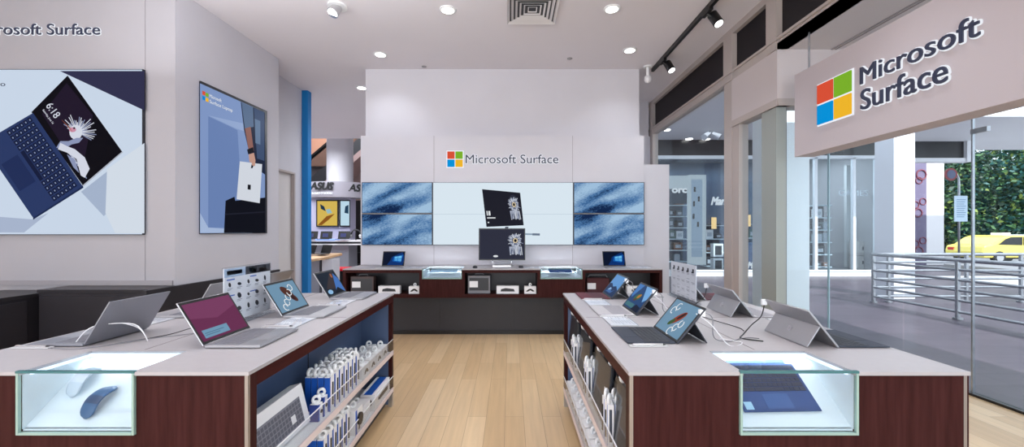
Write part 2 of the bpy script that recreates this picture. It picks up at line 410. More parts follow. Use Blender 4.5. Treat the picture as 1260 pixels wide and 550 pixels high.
# street sign
t = thing('street_sign', 'arched grey pole with a pale rectangular notice and a round red sign', 'street sign', (P(1180, 300, 14).x, 14, 0), world=True)
x = P(1180, 300, 14).x
arc = [(x, 14, 0), (x, 14, 3.1)]+[(x-.25+.25*math.cos(a), 14, 3.1+.35*math.sin(a)) for a in (R(20), R(45), R(70), R(90), R(120), R(150))]
B().tube(arc, .03, STEEL).build('pole', t)
B().box(x-.22, x+.22, 13.93, 13.96, 1.70, 2.60, mat('notice_pale', (196, 216, 232), .5)).build('notice', t)
b = B()
for k in range(9): b.box(x-.16, x+.16-.03*(k % 3), 13.925, 13.93, 2.45-k*.075, 2.475-k*.075, mat('notice_ink', (120, 150, 180), .5))
b.build('notice_lines', t)
B().cyl((x-.35, 13.93, 3.35), (x-.35, 13.96, 3.35), .22, mat('sign_red', (140, 62, 66), .5), n=24).cyl((x-.35, 13.92, 3.35), (x-.35, 13.93, 3.35), .15, mat('sign_dusk', (90, 100, 130), .5), n=24).build('round_sign', t)
# cars
def car(name, label, body, x, y, z, rz):
    t = thing(name, label, 'car', (x, y, z), rz)
    prof = [(-2.25, .3), (-2.28, .62), (-2.1, .82), (-1.35, .92), (-.75, 1.36), (-.35, 1.45), (.75, 1.45), (1.15, 1.34), (1.75, .98), (2.2, .9), (2.28, .6), (2.22, .3)]
    B().prism([(p[0], -.85, p[1]) for p in prof], (0, 1.7, 0), body).build('body', t, bevel=.07)
    for s in (-1, 1):
        y_ = .86*s
        B().prism([(-1.2, y_, .95), (-.72, y_, 1.31), (.05, y_, 1.37), (.05, y_, .95)], (0, .01*s, 0), BLACK).build('window', t)
        B().prism([(.12, y_, .95), (.12, y_, 1.37), (.75, y_, 1.36), (1.05, y_, 1.26), (1.45, y_, .98)], (0, .01*s, 0), BLACK).build('window', t)
        for wx in (-1.4, 1.4):
            w = B().cyl((wx, y_-.16*s, .32), (wx, y_+.03*s, .32), .32, BLACK, n=24).build('wheel', t)
            B().cyl((wx, y_+.03*s, .32), (wx, y_+.04*s, .32), .2, SILV, n=20).build('hubcap', w)
    B().box(-2.29, -2.2, -.7, -.45, .62, .76, WHITE).build('headlight', t); B().box(-2.29, -2.2, .45, .7, .62, .76, WHITE).build('headlight', t)
    B().box(2.2, 2.29, -.7, -.45, .66, .8, mat('tail_red', (180, 30, 30), .3)).build('tail_light', t)
    return t
t = car('car', 'yellow taxi passing on the street beyond the railing', mat('taxi_yellow', (222, 204, 96), .3, coat=.5), 26.2, 21.2, -.32, R(180+4))
B().box(-.1, .35, -.25, .25, 1.45, 1.58, WHITE).build('roof_sign', t)
car('car', 'white car on the street behind the yellow taxi', mat('car_white', (240, 240, 242), .25, coat=.5), 31.5, 24.5, -.32, 0)
# trees
LEAF = [mat('leaf_dark', (30, 62, 44), .6), mat('leaf_mid', (56, 98, 52), .6), mat('leaf_light', (128, 150, 70), .6), mat('leaf_reflection_tint', (34, 88, 84), .6)]  # last leaf colour has the bluish glass reflection painted in
def tree(label, x, y, blobs, n, wt):
    t = thing('street_tree', label, 'tree', (x, y, -.4), world=True, group='trees across the street')
    B().cyl((x, y, -.4), (x+.2, y, 3.2), .24, mat('bark', (70, 58, 48), .9), .16, n=10).cyl((x+.2, y, 3), (x+1.2, y+.3, 5), .12, mat('bark', (70, 58, 48), .9), .06, n=8).build('trunk', t)
    b = B()
    for (bx, bz, r) in blobs:
        b2 = []
        for i in range(n):
            d = Vector((random.gauss(0, 1), random.gauss(0, 1), random.gauss(0, 1))).normalized()*r*random.uniform(.55, 1)
            c = Vector((bx, y, bz))+d; s = random.uniform(.1, .22)
            u = Vector((random.gauss(0, 1), random.gauss(0, 1), random.gauss(0, .6))).normalized(); v = u.orthogonal().normalized()
            v = (v*math.cos(i)+u.cross(v)*math.sin(i))
            b.poly([c-u*s, c+v*s*.55, c+u*s, c-v*s*.55], random.choices(LEAF, wt)[0])
    b.build('foliage', t, recalc=False)
tree('green street tree left of the others, behind the notice pole', 31, 29, [(29.5, 5.2, 2.4), (32.3, 4.6, 2.4), (31, 2.2, 2.3), (28.6, 2.0, 2.0), (33.6, 1.8, 2)], 2600, (5, 4, 1.2, 2))
tree('broad street tree tinted teal by painted reflection at the right edge behind the taxi', 37, 28, [(35.3, 5.6, 2.6), (38, 4.8, 2.6), (36, 2.4, 2.4), (39, 2.2, 2.3), (34.6, 1.4, 1.8)], 2600, (3, 3, 1, 6))
tree('tall street tree farthest back with deep shade', 34, 33, [(29, 3, 3.2), (33, 3.4, 3.4), (38, 3.2, 3.4), (42, 3, 3.2), (34, 7, 3.4), (40, 7, 3.4), (45, 6, 3.5)], 2400, (7, 4, 1, 2))
sbox('hedge_bank', 20, 60, 37, 37.5, -.4, 7, mat('far_hedge', (34, 58, 44), .9, var=.4, vscale=3), label='dark green bank across the street')
# ================================================================ TABLES
TZ = .898; TY0, TY1 = 1.422, 3.19
def showcase(t, x0, x1, y0, y1, z0, zt, out=.012, drop_back=.02, nm='showcase'):
    """recessed glass display box: sloped white bed, lit rim, glass front and top"""
    s = B()
    s.box(x0-.004, x0, y0, y1, z0, zt-.014, SHOW).box(x1, x1+.004, y0, y1, z0, zt-.014, SHOW)
    s.box(x0, x1, y0, y1, z0-.006, z0, SHOW)
    bed = s.build(nm, t)
    B().prism([(x0, y0+.006, z0+.004), (x0, y1-.001, zt-drop_back), (x0, y1-.001, z0+.004)], (x1-x0, 0, 0), SHOW).build('sloped_bed', bed)
    g = B().box(x0-.008, x1+.008, y0-out, y0-out+.008, z0-.008, zt-.002, GLASS)
    g.box(x0-.002, x1+.002, y0-out+.008, y1-.002, zt-.006, zt+.001, GLASS)
    g.build('glass_cover', bed)
    e = B()
    for a, b in ((x0-.011, x0-.003), (x1+.003, x1+.011)): e.box(a, b, y0-out-.001, y0-out+.009, z0-.016, zt, GEDGE)
    e.box(x0-.002, x1+.002, y0-out-.001, y0-out+.009, z0-.016, z0-.007, GEDGE)
    e.build('glass_edge', bed)
    B().box(x0-.012, x1+.012, y0-out-.002, y0-out+.010, zt-.004, zt+.004, GEDGE2).build('top_glass_edge', bed)
    l = B().box(x0, x1, y1-.012, y1-.002, zt-.02, zt-.008, LED)
    l.box(x0, x0+.008, y0+.02, y1-.012, zt-.02, zt-.010, LED).box(x1-.008, x1, y0+.02, y1-.012, zt-.02, zt-.010, LED)
    l.build('light_strip', bed)
    return bed
def table(label, X0, X1, side, sx0, sx1):
    t = thing('display_table', label, 'table', ((X0+X1)/2, (TY0+TY1)/2, 0), world=True)
    sy = 1.66; sz = .69
    b = B(); z0 = TZ-.013
    b.box(X0-.006, sx0, TY0-.006, TY1, z0, TZ, TOP).box(sx1, X1+.006, TY0-.006, TY1, z0, TZ, TOP).box(sx0, sx1, sy, TY1, z0, TZ, TOP)
    b.build('tabletop', t)
    s2 = B()
    xm = (X0+X1)/2
    s2.box(xm-.002, xm+.002, sy+.02, TY1-.01, TZ, TZ+.0008, mat('table_joint', (120, 112, 112), .6)).box(X0+.01, X1-.01, 2.30, 2.303, TZ, TZ+.0008, mat('table_joint', (120, 112, 112), .6))
    s2.build('tabletop_joint', t)
    f = B().box(X0+.012, sx0-.012, TY0, TY0+.03, .02, z0, BROWN).box(sx1+.012, X1-.012, TY0, TY0+.03, .02, z0, BROWN).box(sx0-.012, sx1+.012, TY0, TY0+.03, .02, sz-.02, BROWN)
    f.build('front_panel', t)
    B().box(X0+.012, X1-.012, TY1-.03, TY1, .02, z0, BROWN).build('end_panel', t)
    for a in (X0, X1-.012): B().box(a, a+.012, TY0, TY0+.012, .02, z0, STRIP).build('corner_trim', t)
    xo, inn = (X1, -1) if side > 0 else (X0, 1)
    xb = X0 if side > 0 else X1
    B().box(xb, xb-inn*-.02 if side < 0 else xb+.02, TY0+.012, TY1, .02, z0, BROWN).build('side_panel', t)
    fr = B().box(xo, xo+inn*.03, TY0+.012, TY0+.05, .02, z0, BROWN).box(xo, xo+inn*.03, TY1-.035, TY1, .1, z0, BROWN).box(xo, xo+inn*.03, TY0+.05, TY1-.035, .83, z0, BROWNH)
    fr.build('shelf_frame', t, bevel=.001)
    B().box(xo, xo+inn*.03, TY1-.035, TY1, .0, .1, SILV).build('foot_plate', t)
    bk = B().box(xo+inn*.243, xo+inn*.255, TY0+.03, TY1-.03, .02, z0, BLUEP).box(xo+inn*.24, xo+inn*.243, 2.32, 2.325, .02, .83, DARK2)
    bk.box(xo+inn*.03, xo+inn*.243, TY1-.04, TY1-.03, .02, z0, BLUEP).box(xo+inn*.03, xo+inn*.243, TY0+.03, TY0+.04, .02, z0, BLUEP)
    bk.box(xo+inn*.03, xo+inn*.243, TY0+.04, TY1-.04, .835, .845, BLUEP)
    bk.build('shelf_back', t)
    B().box(xo+inn*.05, xo+inn*.06, TY0+.05, TY1-.04, .02, .1, DARK2).build('kick_panel', t)
    for z in (.425, .13):
        s = B().box(xo+inn*.004, xo+inn*.24, TY0+.05, TY1-.041, z, z+.014, WHITE).build('shelf', t)
        B().box(xo-inn*.004, xo+inn*.004, TY0+.04, TY1-.01, z-.015, z+.02, mat('lip_rail', (222, 206, 204), .35)).build('shelf_lip', s)
        B().box(xo-inn*.002, xo+inn*.001, TY0+.05, TY1-.01, z+.02, z+.105, ACRYL).box(xo-inn*.003, xo+inn*.002, TY0+.05, TY1-.01, z+.105, z+.109, mat('acrylic_edge', (240, 240, 245), .2)).build('acrylic_guard', s)
    showcase(t, sx0, sx1, TY0+.004, sy, sz, TZ)
    return t
table('walnut display table on the left with stocked shelves facing the aisle', -2.145, -.937, 1, -1.745, -1.348)
table('walnut display table on the right with stocked shelves facing the aisle', .4266, 1.631, -1, .828, 1.226)

# sloped bed direction in table showcases
SL = math.atan2((TZ-.02)-.694, 1.659-1.432)
def bedz(y): return .694+(y-1.432)*math.tan(SL)+.001
def arc_mouse(label, x, y, m, m2, rz):
    t = thing('arc_mouse', label, 'computer mouse', (x, y, bedz(y)+.003))
    t.rotation_euler = Matrix.Rotation(SL, 3, 'X').to_euler() if not rz else (Matrix.Rotation(SL, 3, 'X') @ Matrix.Rotation(rz, 3, 'Z')).to_euler()
    vs = []; fs = []; N = 18; K = 10
    for i in range(N+1):
        s = -1+2*i/N; yy = s*.065; zz = .034*(1-s*s)**.9 if abs(s) < 1 else 0
        hw = .028*min(1, math.sqrt(max(.02, 1-(abs(s))**6)))
        for j in range(K+1):
            q = -1+2*j/K; vs.append((q*hw, yy, zz+.006-.004*q*q))
    for i in range(N):
        for j in range(K): fs.append((i*(K+1)+j, i*(K+1)+j+1, (i+1)*(K+1)+j+1, (i+1)*(K+1)+j))
    b = B(); b.add(vs, fs, m, True); o = b.build('shell', t); sd = o.modifiers.new('thickness', 'SOLIDIFY'); sd.thickness = .006
    vs2 = [(v[0]*.98, v[1], v[2]+.0012) for v in vs]
    b = B(); b.add(vs2, [f for k, f in enumerate(fs) if 6 <= k//K <= 9], m2, True); b.build('button_band', t)
    return t
arc_mouse('pale grey curved mouse on the left showcase bed, behind the blue one', -1.665, 1.565, mat('mouse_pale', (176, 190, 204), .35), mat('mouse_pale2', (190, 200, 212), .3), R(-4))
arc_mouse('dark blue curved mouse at the front of the left showcase', -1.54, 1.50, mat('mouse_blue', (36, 84, 128), .35), mat('mouse_blue2', (24, 60, 98), .3), R(-6))

# ================================================================ DEVICES
def keys_mesh(b, w, y0, y1, z, m, rows=6, cols=14, gap=.0022, h=.0012):
    kh = (y1-y0)/rows
    for r in range(rows):
        n = cols
        kw = w/n
        if r == 0:
            spans = [(0, 1.2), (1.2, 2.4), (2.4, 3.6), (3.6, 9.6), (9.6, 10.8), (10.8, 11.6), (11.6, 12.8), (12.8, 14)]
        elif r in (1, 3):
            spans = [(0, 1.7)]+[(1.7+i, 2.7+i) for i in range(10)]+[(11.7, 14)]
        else: spans = [(i, i+1) for i in range(14)]
        for a, c in spans: b.box(-w/2+a*kw+gap/2, -w/2+c*kw-gap/2, y0+r*kh+gap/2, y0+(r+1)*kh-gap/2, z, z+h, m)
def screen_face(parent, w, h, yf, zoff, layers, bezel, px=.012, py=.014):
    """bezel and lit picture on a panel standing in the local XZ plane, facing -Y at yf"""
    b = B().box(-w/2+.002, w/2-.002, yf-.0008, yf, zoff+.002, zoff+h-.002, bezel)
    s = b.build('screen', parent)
    a = B()
    x0, x1, z0, z1 = -w/2+px, w/2-px, zoff+py, zoff+h-py
    art(a, layers, lambda u, v: Vector((x0+u*(x1-x0), yf-.0008, z0+v*(z1-z0))), (0, -1, 0), .00025, .0003)
    a.build('screen_picture', s, recalc=False)
    return s
FULL = [(0, 0), (1, 0), (1, 1), (0, 1)]
def swirl(k, cx, cy, s, m, mirror=1):
    """open white ring letters of the poster-like screen picture"""
    L = []
    for i in range(k):
        x = cx+mirror*i*s*1.5; y = cy+i*s*2.0
        for j in range(9):
            a0 = j*math.pi/5.5+i; a1 = a0+math.pi/5
            L.append((m, stroke(x+s*math.cos(a0), y+s*1.5*math.sin(a0), x+s*math.cos(a1), y+s*1.5*math.sin(a1), s*.38)))
    return L
SK = E((118, 156, 184)); WH = E((238, 242, 246)); BRN = E((86, 48, 40)); NAVY = E((16, 24, 52)); 
ART = {
 'purple': [(E((112, 52, 88)), FULL), (E((128, 66, 104)), [(0, .62), (.5, .48), (1, .7), (1, 1), (0, 1)]), (E((120, 162, 192)), [(.07, .06), (.60, .06), (.60, .27), (.07, .27)]), (E((90, 124, 152)), [(.10, .17), (.5, .17), (.5, .19), (.10, .19)]), (E((90, 124, 152)), [(.10, .12), (.4, .12), (.4, .14), (.10, .14)])],
 'shoe': [(SK, FULL), (BRN, ell(.55, .62, .13, .27, a=R(28))), (BRN, ell(.66, .40, .09, .2, a=R(28))), (E((48, 28, 30)), ell(.62, .44, .05, .16, a=R(28)))]+swirl(5, .22, .14, .075, WH),
 'mountain': [(E((26, 36, 52)), FULL), (E((60, 50, 54)), [(.1, .3), (.75, .98), (.9, .98), (.6, .2)]), (E((166, 98, 66)), ell(.72, .8, .05, .1)), (E((70, 120, 196)), [(.48, .0), (1, .0), (1, .62), (.86, .9)]), (E((18, 20, 30)), [(.4, 0), (.95, 0), (.7, .26), (.6, .2)]), (E((150, 196, 236)), ell(.2, .14, .13, .1))],
 'peacock': [(SK, FULL), (E((150, 62, 40)), ell(.55, .52, .09, .28, a=R(-32))), (E((66, 92, 48)), ell(.42, .34, .06, .14, a=R(-32))), (E((50, 32, 34)), ell(.60, .6, .04, .16, a=R(-32)))]+swirl(2, .2, .66, .075, WH)+swirl(3, .62, .1, .075, WH, 1),
 'parrot': [(E((34, 70, 122)), FULL), (E((72, 128, 198)), [(.0, .5), (.0, 1), (.35, 1), (.1, .4)]), (E((120, 176, 232)), [(.5, 1), (1, 1), (1, .55), (.85, .4)]), (E((62, 108, 66)), ell(.45, .5, .2, .13, a=R(40))), (E((190, 120, 60)), ell(.5, .55, .12, .06, a=R(50))), (E((96, 58, 50)), ell(.4, .38, .1, .05, a=R(30))), (E((70, 120, 130)), [(.05, .05), (.6, .05), (.6, .22), (.05, .22)]), (NAVY, [(.55, 0), (1, 0), (1, .2), (.7, .25)])],
 'wave': [(E((96, 154, 216)), FULL), (E((22, 48, 92)), [(0, 0), (1, 0), (1, .35), (.7, .5), (.45, .42), (.2, .55), (0, .5)]), (E((60, 104, 168)), [(.1, .1), (.4, .3), (.6, .2), (.8, .32), (.6, .1)]), (E((150, 190, 232)), [(.2, .2), (.35, .36), (.5, .3), (.35, .22)])],
 'windows': [(E((10, 22, 48)), FULL), (E((12, 52, 118)), [(.2, 0), (.95, 0), (1, .3), (1, .7), (.9, 1), (.4, .62), (.35, .35)]), (E((20, 100, 190)), [(.45, .3), (.85, .2), (.95, .8), (.5, .65)]), (E((110, 200, 250)), [(.55, .5), (.70, .52), (.70, .68), (.55, .64)]), (E((120, 206, 252)), [(.72, .52), (.88, .54), (.88, .72), (.72, .68)]), (E((80, 170, 240)), [(.55, .34), (.70, .32), (.70, .48), (.55, .48)]), (E((90, 180, 244)), [(.72, .32), (.88, .28), (.88, .49), (.72, .49)])],
 'off': [(E((30, 34, 44)), FULL)],
}
def laptop(label, loc, rz, pic, t_open=32, w=.308, d=.236, body=PLAT, keys=PLATK, deck=None, group='open laptops on the display tables'):
    t = thing('laptop', label, 'laptop', loc, rz, group)
    deck = deck or body
    vs = B().box(-w/2, w/2, -d, 0, .002, .013, body); base = vs.build('base', t, bevel=.003)
    B().box(-w/2+.008, w/2-.008, -d+.006, -.012, .013, .0135, deck).build('deck', base)
    k = B(); keys_mesh(k, w-.036, -.138, -.024, .0135, keys); k.build('keyboard', base)
    B().box(-.055, .055, -d+.018, -d+.085, .0136, .0140, mat('touchpad', (160, 160, 166), .3, .4)).build('touchpad', base)
    lid = B().box(-w/2, w/2, -.0005, .0055, .004, .218, body).build('lid', t, bevel=.002)
    lid.location = (0, .002, .008); lid.rotation_euler = (-R(t_open), 0, 0)
    screen_face(lid, w, .212, -.0005, .005, ART[pic], BLACK)
    B().cyl((-w/2+.03, .003, .010), (w/2-.03, .003, .010), .006, body, n=10).build('hinge', t)
    return t
def tablet_pc(label, loc, rz, pic, cover, keyc, lean=39, group='tablet computers propped on kickstands', body=PLAT):
    t = thing('tablet_computer', label, 'tablet computer', loc, rz, group)
    w, h = .292, .201
    tb = B().box(-w/2, w/2, 0, .0085, 0, h, body).build('tablet', t, bevel=.002)
    tb.location = (0, 0, .004); tb.rotation_euler = (-R(lean), 0, 0)
    screen_face(tb, w, h, 0, 0, ART[pic], BLACK, .014, .012)
    # kickstand: hinged on the back at 55% of the height
    b = B()
    hy = math.sin(R(lean))*h*.55+.009; hz = math.cos(R(lean))*h*.55
    fy = hy+.055; a = (hy, hz); 
    for x0, x1 in ((-w/2+.003, w/2-.003),):
        b.prism([(x0, hy, hz+.004), (x1, hy, hz+.004), (x1, fy, .002), (x0, fy, .002)], Vector((0, .004, .002)), body)
    ks = b.build('kickstand', t, bevel=.0008)
    for s in (-1, 1):
        pass
    # emblem: four small squares
    e = B(); U = Vector((-1, 0, 0)); V = Vector((0, hy-fy, hz)).normalized(); N = Vector((0, V.z, -V.y)); 
    if N.y < 0: N = -N
    c = Vector((0, (hy+fy)/2, hz/2+.004))+N*.0052
    for i in (0, 1):
        for j in (0, 1):
            q = c+U*(i*.013-.0125)+V*(j*.013-.0125)
            e.poly([q, q+U*.011, q+U*.011+V*.011, q+V*.011], mat('emblem_metal', (200, 200, 204), .15, .9))
    e.build('emblem', ks, recalc=False)
    c = B().box(-w/2+.001, w/2-.001, -.217, -.004, .002, .0065, cover).build('type_cover', t, bevel=.0015)
    k = B(); keys_mesh(k, w-.02, -.135, -.022, .0066, keyc); k.build('keyboard', c)
    B().box(-.05, .05, -.205, -.145, .0066, .0070, cover).build('touchpad', c)
    return t
EAST, WEST, SOUTH = R(90), R(-90), 0
Z = TZ+.0009
laptop('silver laptop with a plum purple screen, nearest on the left table', (-1.30, 1.845, Z), EAST, 'purple')
laptop('silver laptop showing a brown shoe and white lettering, left table', (-1.30, 2.43, Z), EAST, 'shoe')
laptop('silver laptop with a dark and blue mountain screen, far end of left table', (-1.30, 3.02, Z), EAST, 'mountain')
laptop('grey laptop seen from behind, nearest of those facing the left wall', (-1.845, 1.87, Z), WEST, 'windows', 31, body=mat('graphite_metal', (150, 152, 160), .36, .7))
laptop('grey laptop seen from behind, just left of the accessory board', (-1.83, 2.43, Z), WEST, 'windows', 31)
laptop('grey laptop seen from behind, at the far end beyond the board', (-1.83, 3.00, Z), WEST, 'windows', 31)
TBK = mat('tablet_graphite', (58, 60, 68), .4, .5)
CB = mat('cover_charcoal', (46, 52, 66), .8); CBK = mat('cover_charcoal_keys', (30, 34, 44), .6)
CG = mat('cover_grey', (176, 174, 178), .85); CGK = mat('cover_grey_keys', (150, 148, 154), .7)
CR = mat('cover_burgundy', (92, 38, 50), .85); CRK = mat('cover_burgundy_keys', (70, 26, 38), .7)
CBL = mat('cover_cobalt', (36, 66, 118), .8); CBLK = mat('cover_cobalt_keys', (24, 42, 80), .6)
tablet_pc('tablet with a black keyboard cover, nearest of the aisle row on the right table', (.735, 1.905, Z), WEST, 'peacock', CB, CBK, body=TBK)
tablet_pc('tablet with a light grey keyboard cover, middle of the right aisle row', (.737, 2.485, Z), WEST, 'parrot', CG, CGK, body=TBK)
tablet_pc('tablet with a burgundy keyboard cover, far end of the right aisle row', (.732, 3.035, Z), WEST, 'wave', CR, CRK, body=TBK)
tablet_pc('tablet seen from behind with black keyboard cover, nearest the glass wall', (1.405, 1.845, Z), EAST, 'windows', CB, CBK)
tablet_pc('tablet seen from behind, second from the front by the glass wall', (1.405, 2.435, Z), EAST, 'windows', CG, CGK)
tablet_pc('tablet seen from behind with burgundy cover, beyond the accessory board', (1.405, 3.0, Z), EAST, 'windows', CR, CRK)
# cobalt keyboard cover lying in the right showcase
t = thing('keyboard_cover', 'cobalt blue keyboard cover lying in the right table showcase', 'keyboard', (1.005, 1.555, bedz(1.555)+.004))
t.rotation_euler = (SL, 0, R(2))
c = B().box(-.146, .146, -.108, .09, 0, .005, CBL).box(-.12, .12, .092, .108, .0, .004, CBL).build('cover', t, bevel=.001)
k = B(); keys_mesh(k, .27, -.03, .082, .0052, mat('cover_cobalt_keys_dark', (14, 26, 56), .5)); k.build('keyboard', t)
B().box(-.05, .05, -.098, -.04, .0052, .0056, mat('cover_cobalt2', (44, 78, 132), .6)).build('touchpad', t)
B().box(-.135, -.105, -.1, -.07, .0052, .006, mat('sticker_pale', (150, 190, 215), .4)).build('sticker', t)

# info cards, pens and cables on the tables
def info_card(label, x, y, rz, group='printed info cards lying beside the devices'):
    t = thing('info_card', label, 'info card', (x, y, Z), rz, group)
    B().box(-.13, .13, -.075, .075, 0, .004, ACRYL).box(-.125, .125, -.07, .07, .0005, .0035, OFFW).build('card', t)
    b = B(); ink = mat('card_ink', (150, 156, 172), .7)
    for k in range(8): b.box(-.115, -.02-.02*(k % 3), .055-k*.014, .059-k*.014, .0041, .0044, ink); b.box(.01, .11-.015*(k % 4), .055-k*.014, .059-k*.014, .0041, .0044, ink)
    b.build('print', t)
    return t
def pen(label, x, y, rz, group='silver pens lying in their cradles'):
    t = thing('stylus', label, 'stylus', (x, y, Z), rz, group)
    B().cyl((-.07, 0, .008), (.06, 0, .008), .0048, SILV, n=12).cyl((.06, 0, .008), (.075, 0, .008), .0048, CHAR, .001, n=12).build('barrel', t)
    B().box(-.085, .08, -.012, .012, 0, .005, mat('cradle_grey', (190, 190, 192), .4)).build('cradle', t, bevel=.001)
    B().box(-.065, -.02, -.0025, .0025, .0125, .0140, CHROME).build('clip', t)
    return t
for (x, y, s) in ((-1.18, 2.16, 'between the purple and the shoe screens'), (-1.18, 2.74, 'between the shoe and the mountain screens'), (-1.98, 2.14, 'behind the nearest grey lidded laptop')):
    info_card('white printed card on the left table, '+s, x, y, EAST if x > -1.5 else WEST)
for (x, y, s) in ((.60, 2.22, 'between the black and the grey covers'), (.60, 2.79, 'between the grey and the burgundy covers'), (1.52, 2.13, 'between the tablets by the glass')):
    info_card('white printed card on the right table, '+s, x, y, WEST)
for (x, y, rz, s) in ((-1.20, 2.06, 0, 'left table beside the purple screened laptop'), (-1.20, 2.64, 0, 'left table beside the shoe screened laptop'), (-2.04, 1.70, 0, 'left table at the near edge before the grey laptop'), (.60, 1.725, 0, 'right table before the nearest tablet'), (.60, 2.31, 0, 'right table before the light grey cover'), (.60, 2.87, 0, 'right table before the burgundy cover')):
    pen('silver stylus in a cradle, '+s, x, y, rz)
def cable(label, pts, m, r=.0022, group='thin security and charging cables on the tables'):
    # smooth path through the given points
    P_ = [Vector(p) for p in pts]; out = []
    for i in range(len(P_)-1):
        p0 = P_[max(i-1, 0)]; p1 = P_[i]; p2 = P_[i+1]; p3 = P_[min(i+2, len(P_)-1)]
        for k in range(6):
            u = k/6
            out.append(.5*((2*p1)+(p2-p0)*u+(2*p0-5*p1+4*p2-p3)*u*u+(3*p1-p0-3*p2+p3)*u**3))
    out.append(P_[-1])
    return tag(B().tube(out, r, m, 6).build('cable'), label, 'cable', group)
WC = mat('cable_white', (222, 222, 226), .4); GC = mat('cable_grey', (120, 120, 126), .4)
z = TZ+.004
cable('white looped cable over the back of the nearest grey laptop', [(-1.90, 1.74, z+.01), (-1.84, 1.76, z+.075), (-1.70, 1.80, z+.075), (-1.64, 1.80, z), (-1.72, 1.84, z+.05), (-1.84, 1.84, z+.08)], WC, .0022)
cable('dark cable curving over the left table behind the purple laptop', [(-1.74, 1.75, z), (-1.64, 1.90, z), (-1.58, 2.00, z+.012), (-1.50, 1.98, z)], BLACK)
cable('grey cable trailing flat along the left table', [(-1.95, 1.69, z), (-1.8, 1.69, z), (-1.66, 1.84, z), (-1.5, 1.95, z), (-1.45, 1.99, z)], GC)
cable('white cable by the second grey laptop on the left table', [(-1.62, 2.35, z), (-1.70, 2.28, z+.02), (-1.76, 2.22, z), (-1.64, 2.12, z)], WC)
tops = {'nearest tablet of the right aisle row': (.85, 1.79), 'middle tablet of the right aisle row': (.85, 2.37), 'farthest tablet of the right aisle row': (.845, 2.92)}
for s, (x, y) in tops.items():
    cable('dark tether looping behind the '+s, [(x-.01, y-.015, Z+.14), (x+.04, y-.03, Z+.12), (x+.05, y-.03, Z+.03), (x+.13, y+.0, z), (x+.24, y+.06, z), (x+.30, y+.05, z)], GC)
    cable('white charging lead from the '+s, [(x-.02, y-.01, Z+.13), (x+.03, y-.04, Z+.09), (x+.10, y-.06, z), (x+.18, y-.02, z), (x+.12, y+.05, z)], WC)
    c = B().box(x-.012, x+.012, y-.03, y-.012, Z+.122, Z+.15, WHITE).build('security_clamp'); tag(c, 'white security clamp on the edge of the '+s, 'security clamp', 'white security clamps on the tablets')
for s, (x, y) in {'nearest tablet by the glass': (1.27, 1.995), 'second tablet by the glass': (1.27, 2.585)}.items():
    cable('black tether hanging from the '+s, [(x+.01, y+.01, Z+.14), (x, y+.02, Z+.07), (x-.06, y+.0, Z+.03), (x-.15, y-.08, z), (x-.20, y-.15, z), (x-.13, y-.2, z)], BLACK, .0028)
    c = B().box(x-.006, x+.016, y-.0, y+.016, Z+.128, Z+.156, WHITE).build('security_clamp'); tag(c, 'white security clamp at the top corner of the '+s, 'security clamp', 'white security clamps on the tablets')
cable('long dark cable crossing the right table seam', [(1.08, 2.62, z), (1.07, 2.45, z), (1.12, 2.25, z), (1.17, 2.05, z), (1.16, 1.98, z)], BLACK)

# accessory boards
def board(label, x, y0, y1, ztop, side, head):
    t = thing('accessory_board', label, 'display board', (x, (y0+y1)/2, Z), world=True)
    h = ztop-Z
    B().box(x-.004, x+.004, y0, y1, Z, ztop, ACRYL).build('acrylic_panel', t)
    B().box(x-.03, x+.03, y0-.005, y1+.005, Z, Z+.012, ACRYL).build('foot', t)
    p = B().box(x-.002, x+.002, y0+.008, y1-.008, Z+.02, ztop-.008, mat('board_print', (222, 224, 230), .6)).build('printed_sheet', t)
    b = B(); xs = x+.0025*side
    def r(u0, u1, v0, v1, m):
        a = y0+.008+(y1-y0-.016)*u0; c = y0+.008+(y1-y0-.016)*u1
        b.box(min(xs, xs+.0006*side), max(xs, xs+.0006*side), min(a, c), max(a, c), Z+.02+(h-.028)*v0, Z+.02+(h-.028)*v1, m)
    def dot(u, v, ru, rv, m):
        pts = [(xs, y0+.008+(y1-y0-.016)*(u+ru*math.cos(q+.3)), Z+.02+(h-.028)*(v+rv*math.sin(q))) for q in (i*math.pi/6 for i in range(12))]
        b.prism(pts, (.0006*side, 0, 0), m)
    ink = mat('print_ink', (44, 46, 56), .6); gi = mat('print_grey', (140, 144, 156), .6)
    if head:
        r(0, .42, .84, 1, mat('print_sky', (170, 190, 214), .6)); r(.42, 1, .84, 1, ink); r(.05, .35, .88, .96, OFFW); r(.5, .66, .86, .98, gi); r(.72, .9, .86, .95, mat('print_dusk', (86, 96, 116), .6))
        for v in (.80, .50): r(.05, .2, v-.02, v, BLUE); r(.52, .66, v-.02, v, BLUE)
        for row, v in enumerate((.66, .42, .18)):
            for k in range(5):
                u = .06+k*.19; s = random.choice((.05, .07, .09))
                dot(u+.045, v+s/2, .04*(1 if k % 2 else .6), s*.62, ink if (k+row) % 3 else CHAR); r(u, u+.10, v-.04, v-.03, gi); r(u, u+.07, v-.065, v-.055, gi)
    else:
        for row, v in enumerate((.80, .56, .32, .1)):
            for k in range(5):
                u = .05+k*.19
                if row == 0: r(u+.02, u+.08, v-.02, v+.09, ink); r(u+.04, u+.11, v-.03, v+.01, ink)
                elif k % 2: r(u, u+.1, v+.02, v+.03, gi)
                r(u, u+.12, v-.06, v-.05, gi); r(u, u+.09, v-.09, v-.08, gi)
    b.build('pictures', p)
    return t
board('clear acrylic board with printed accessory pictures on the left table', -1.475, 2.04, 2.45, 1.208, 1, True)
board('pale acrylic board with small accessory icons on the right table', 1.25, 2.67, 3.1, 1.17, -1, False)

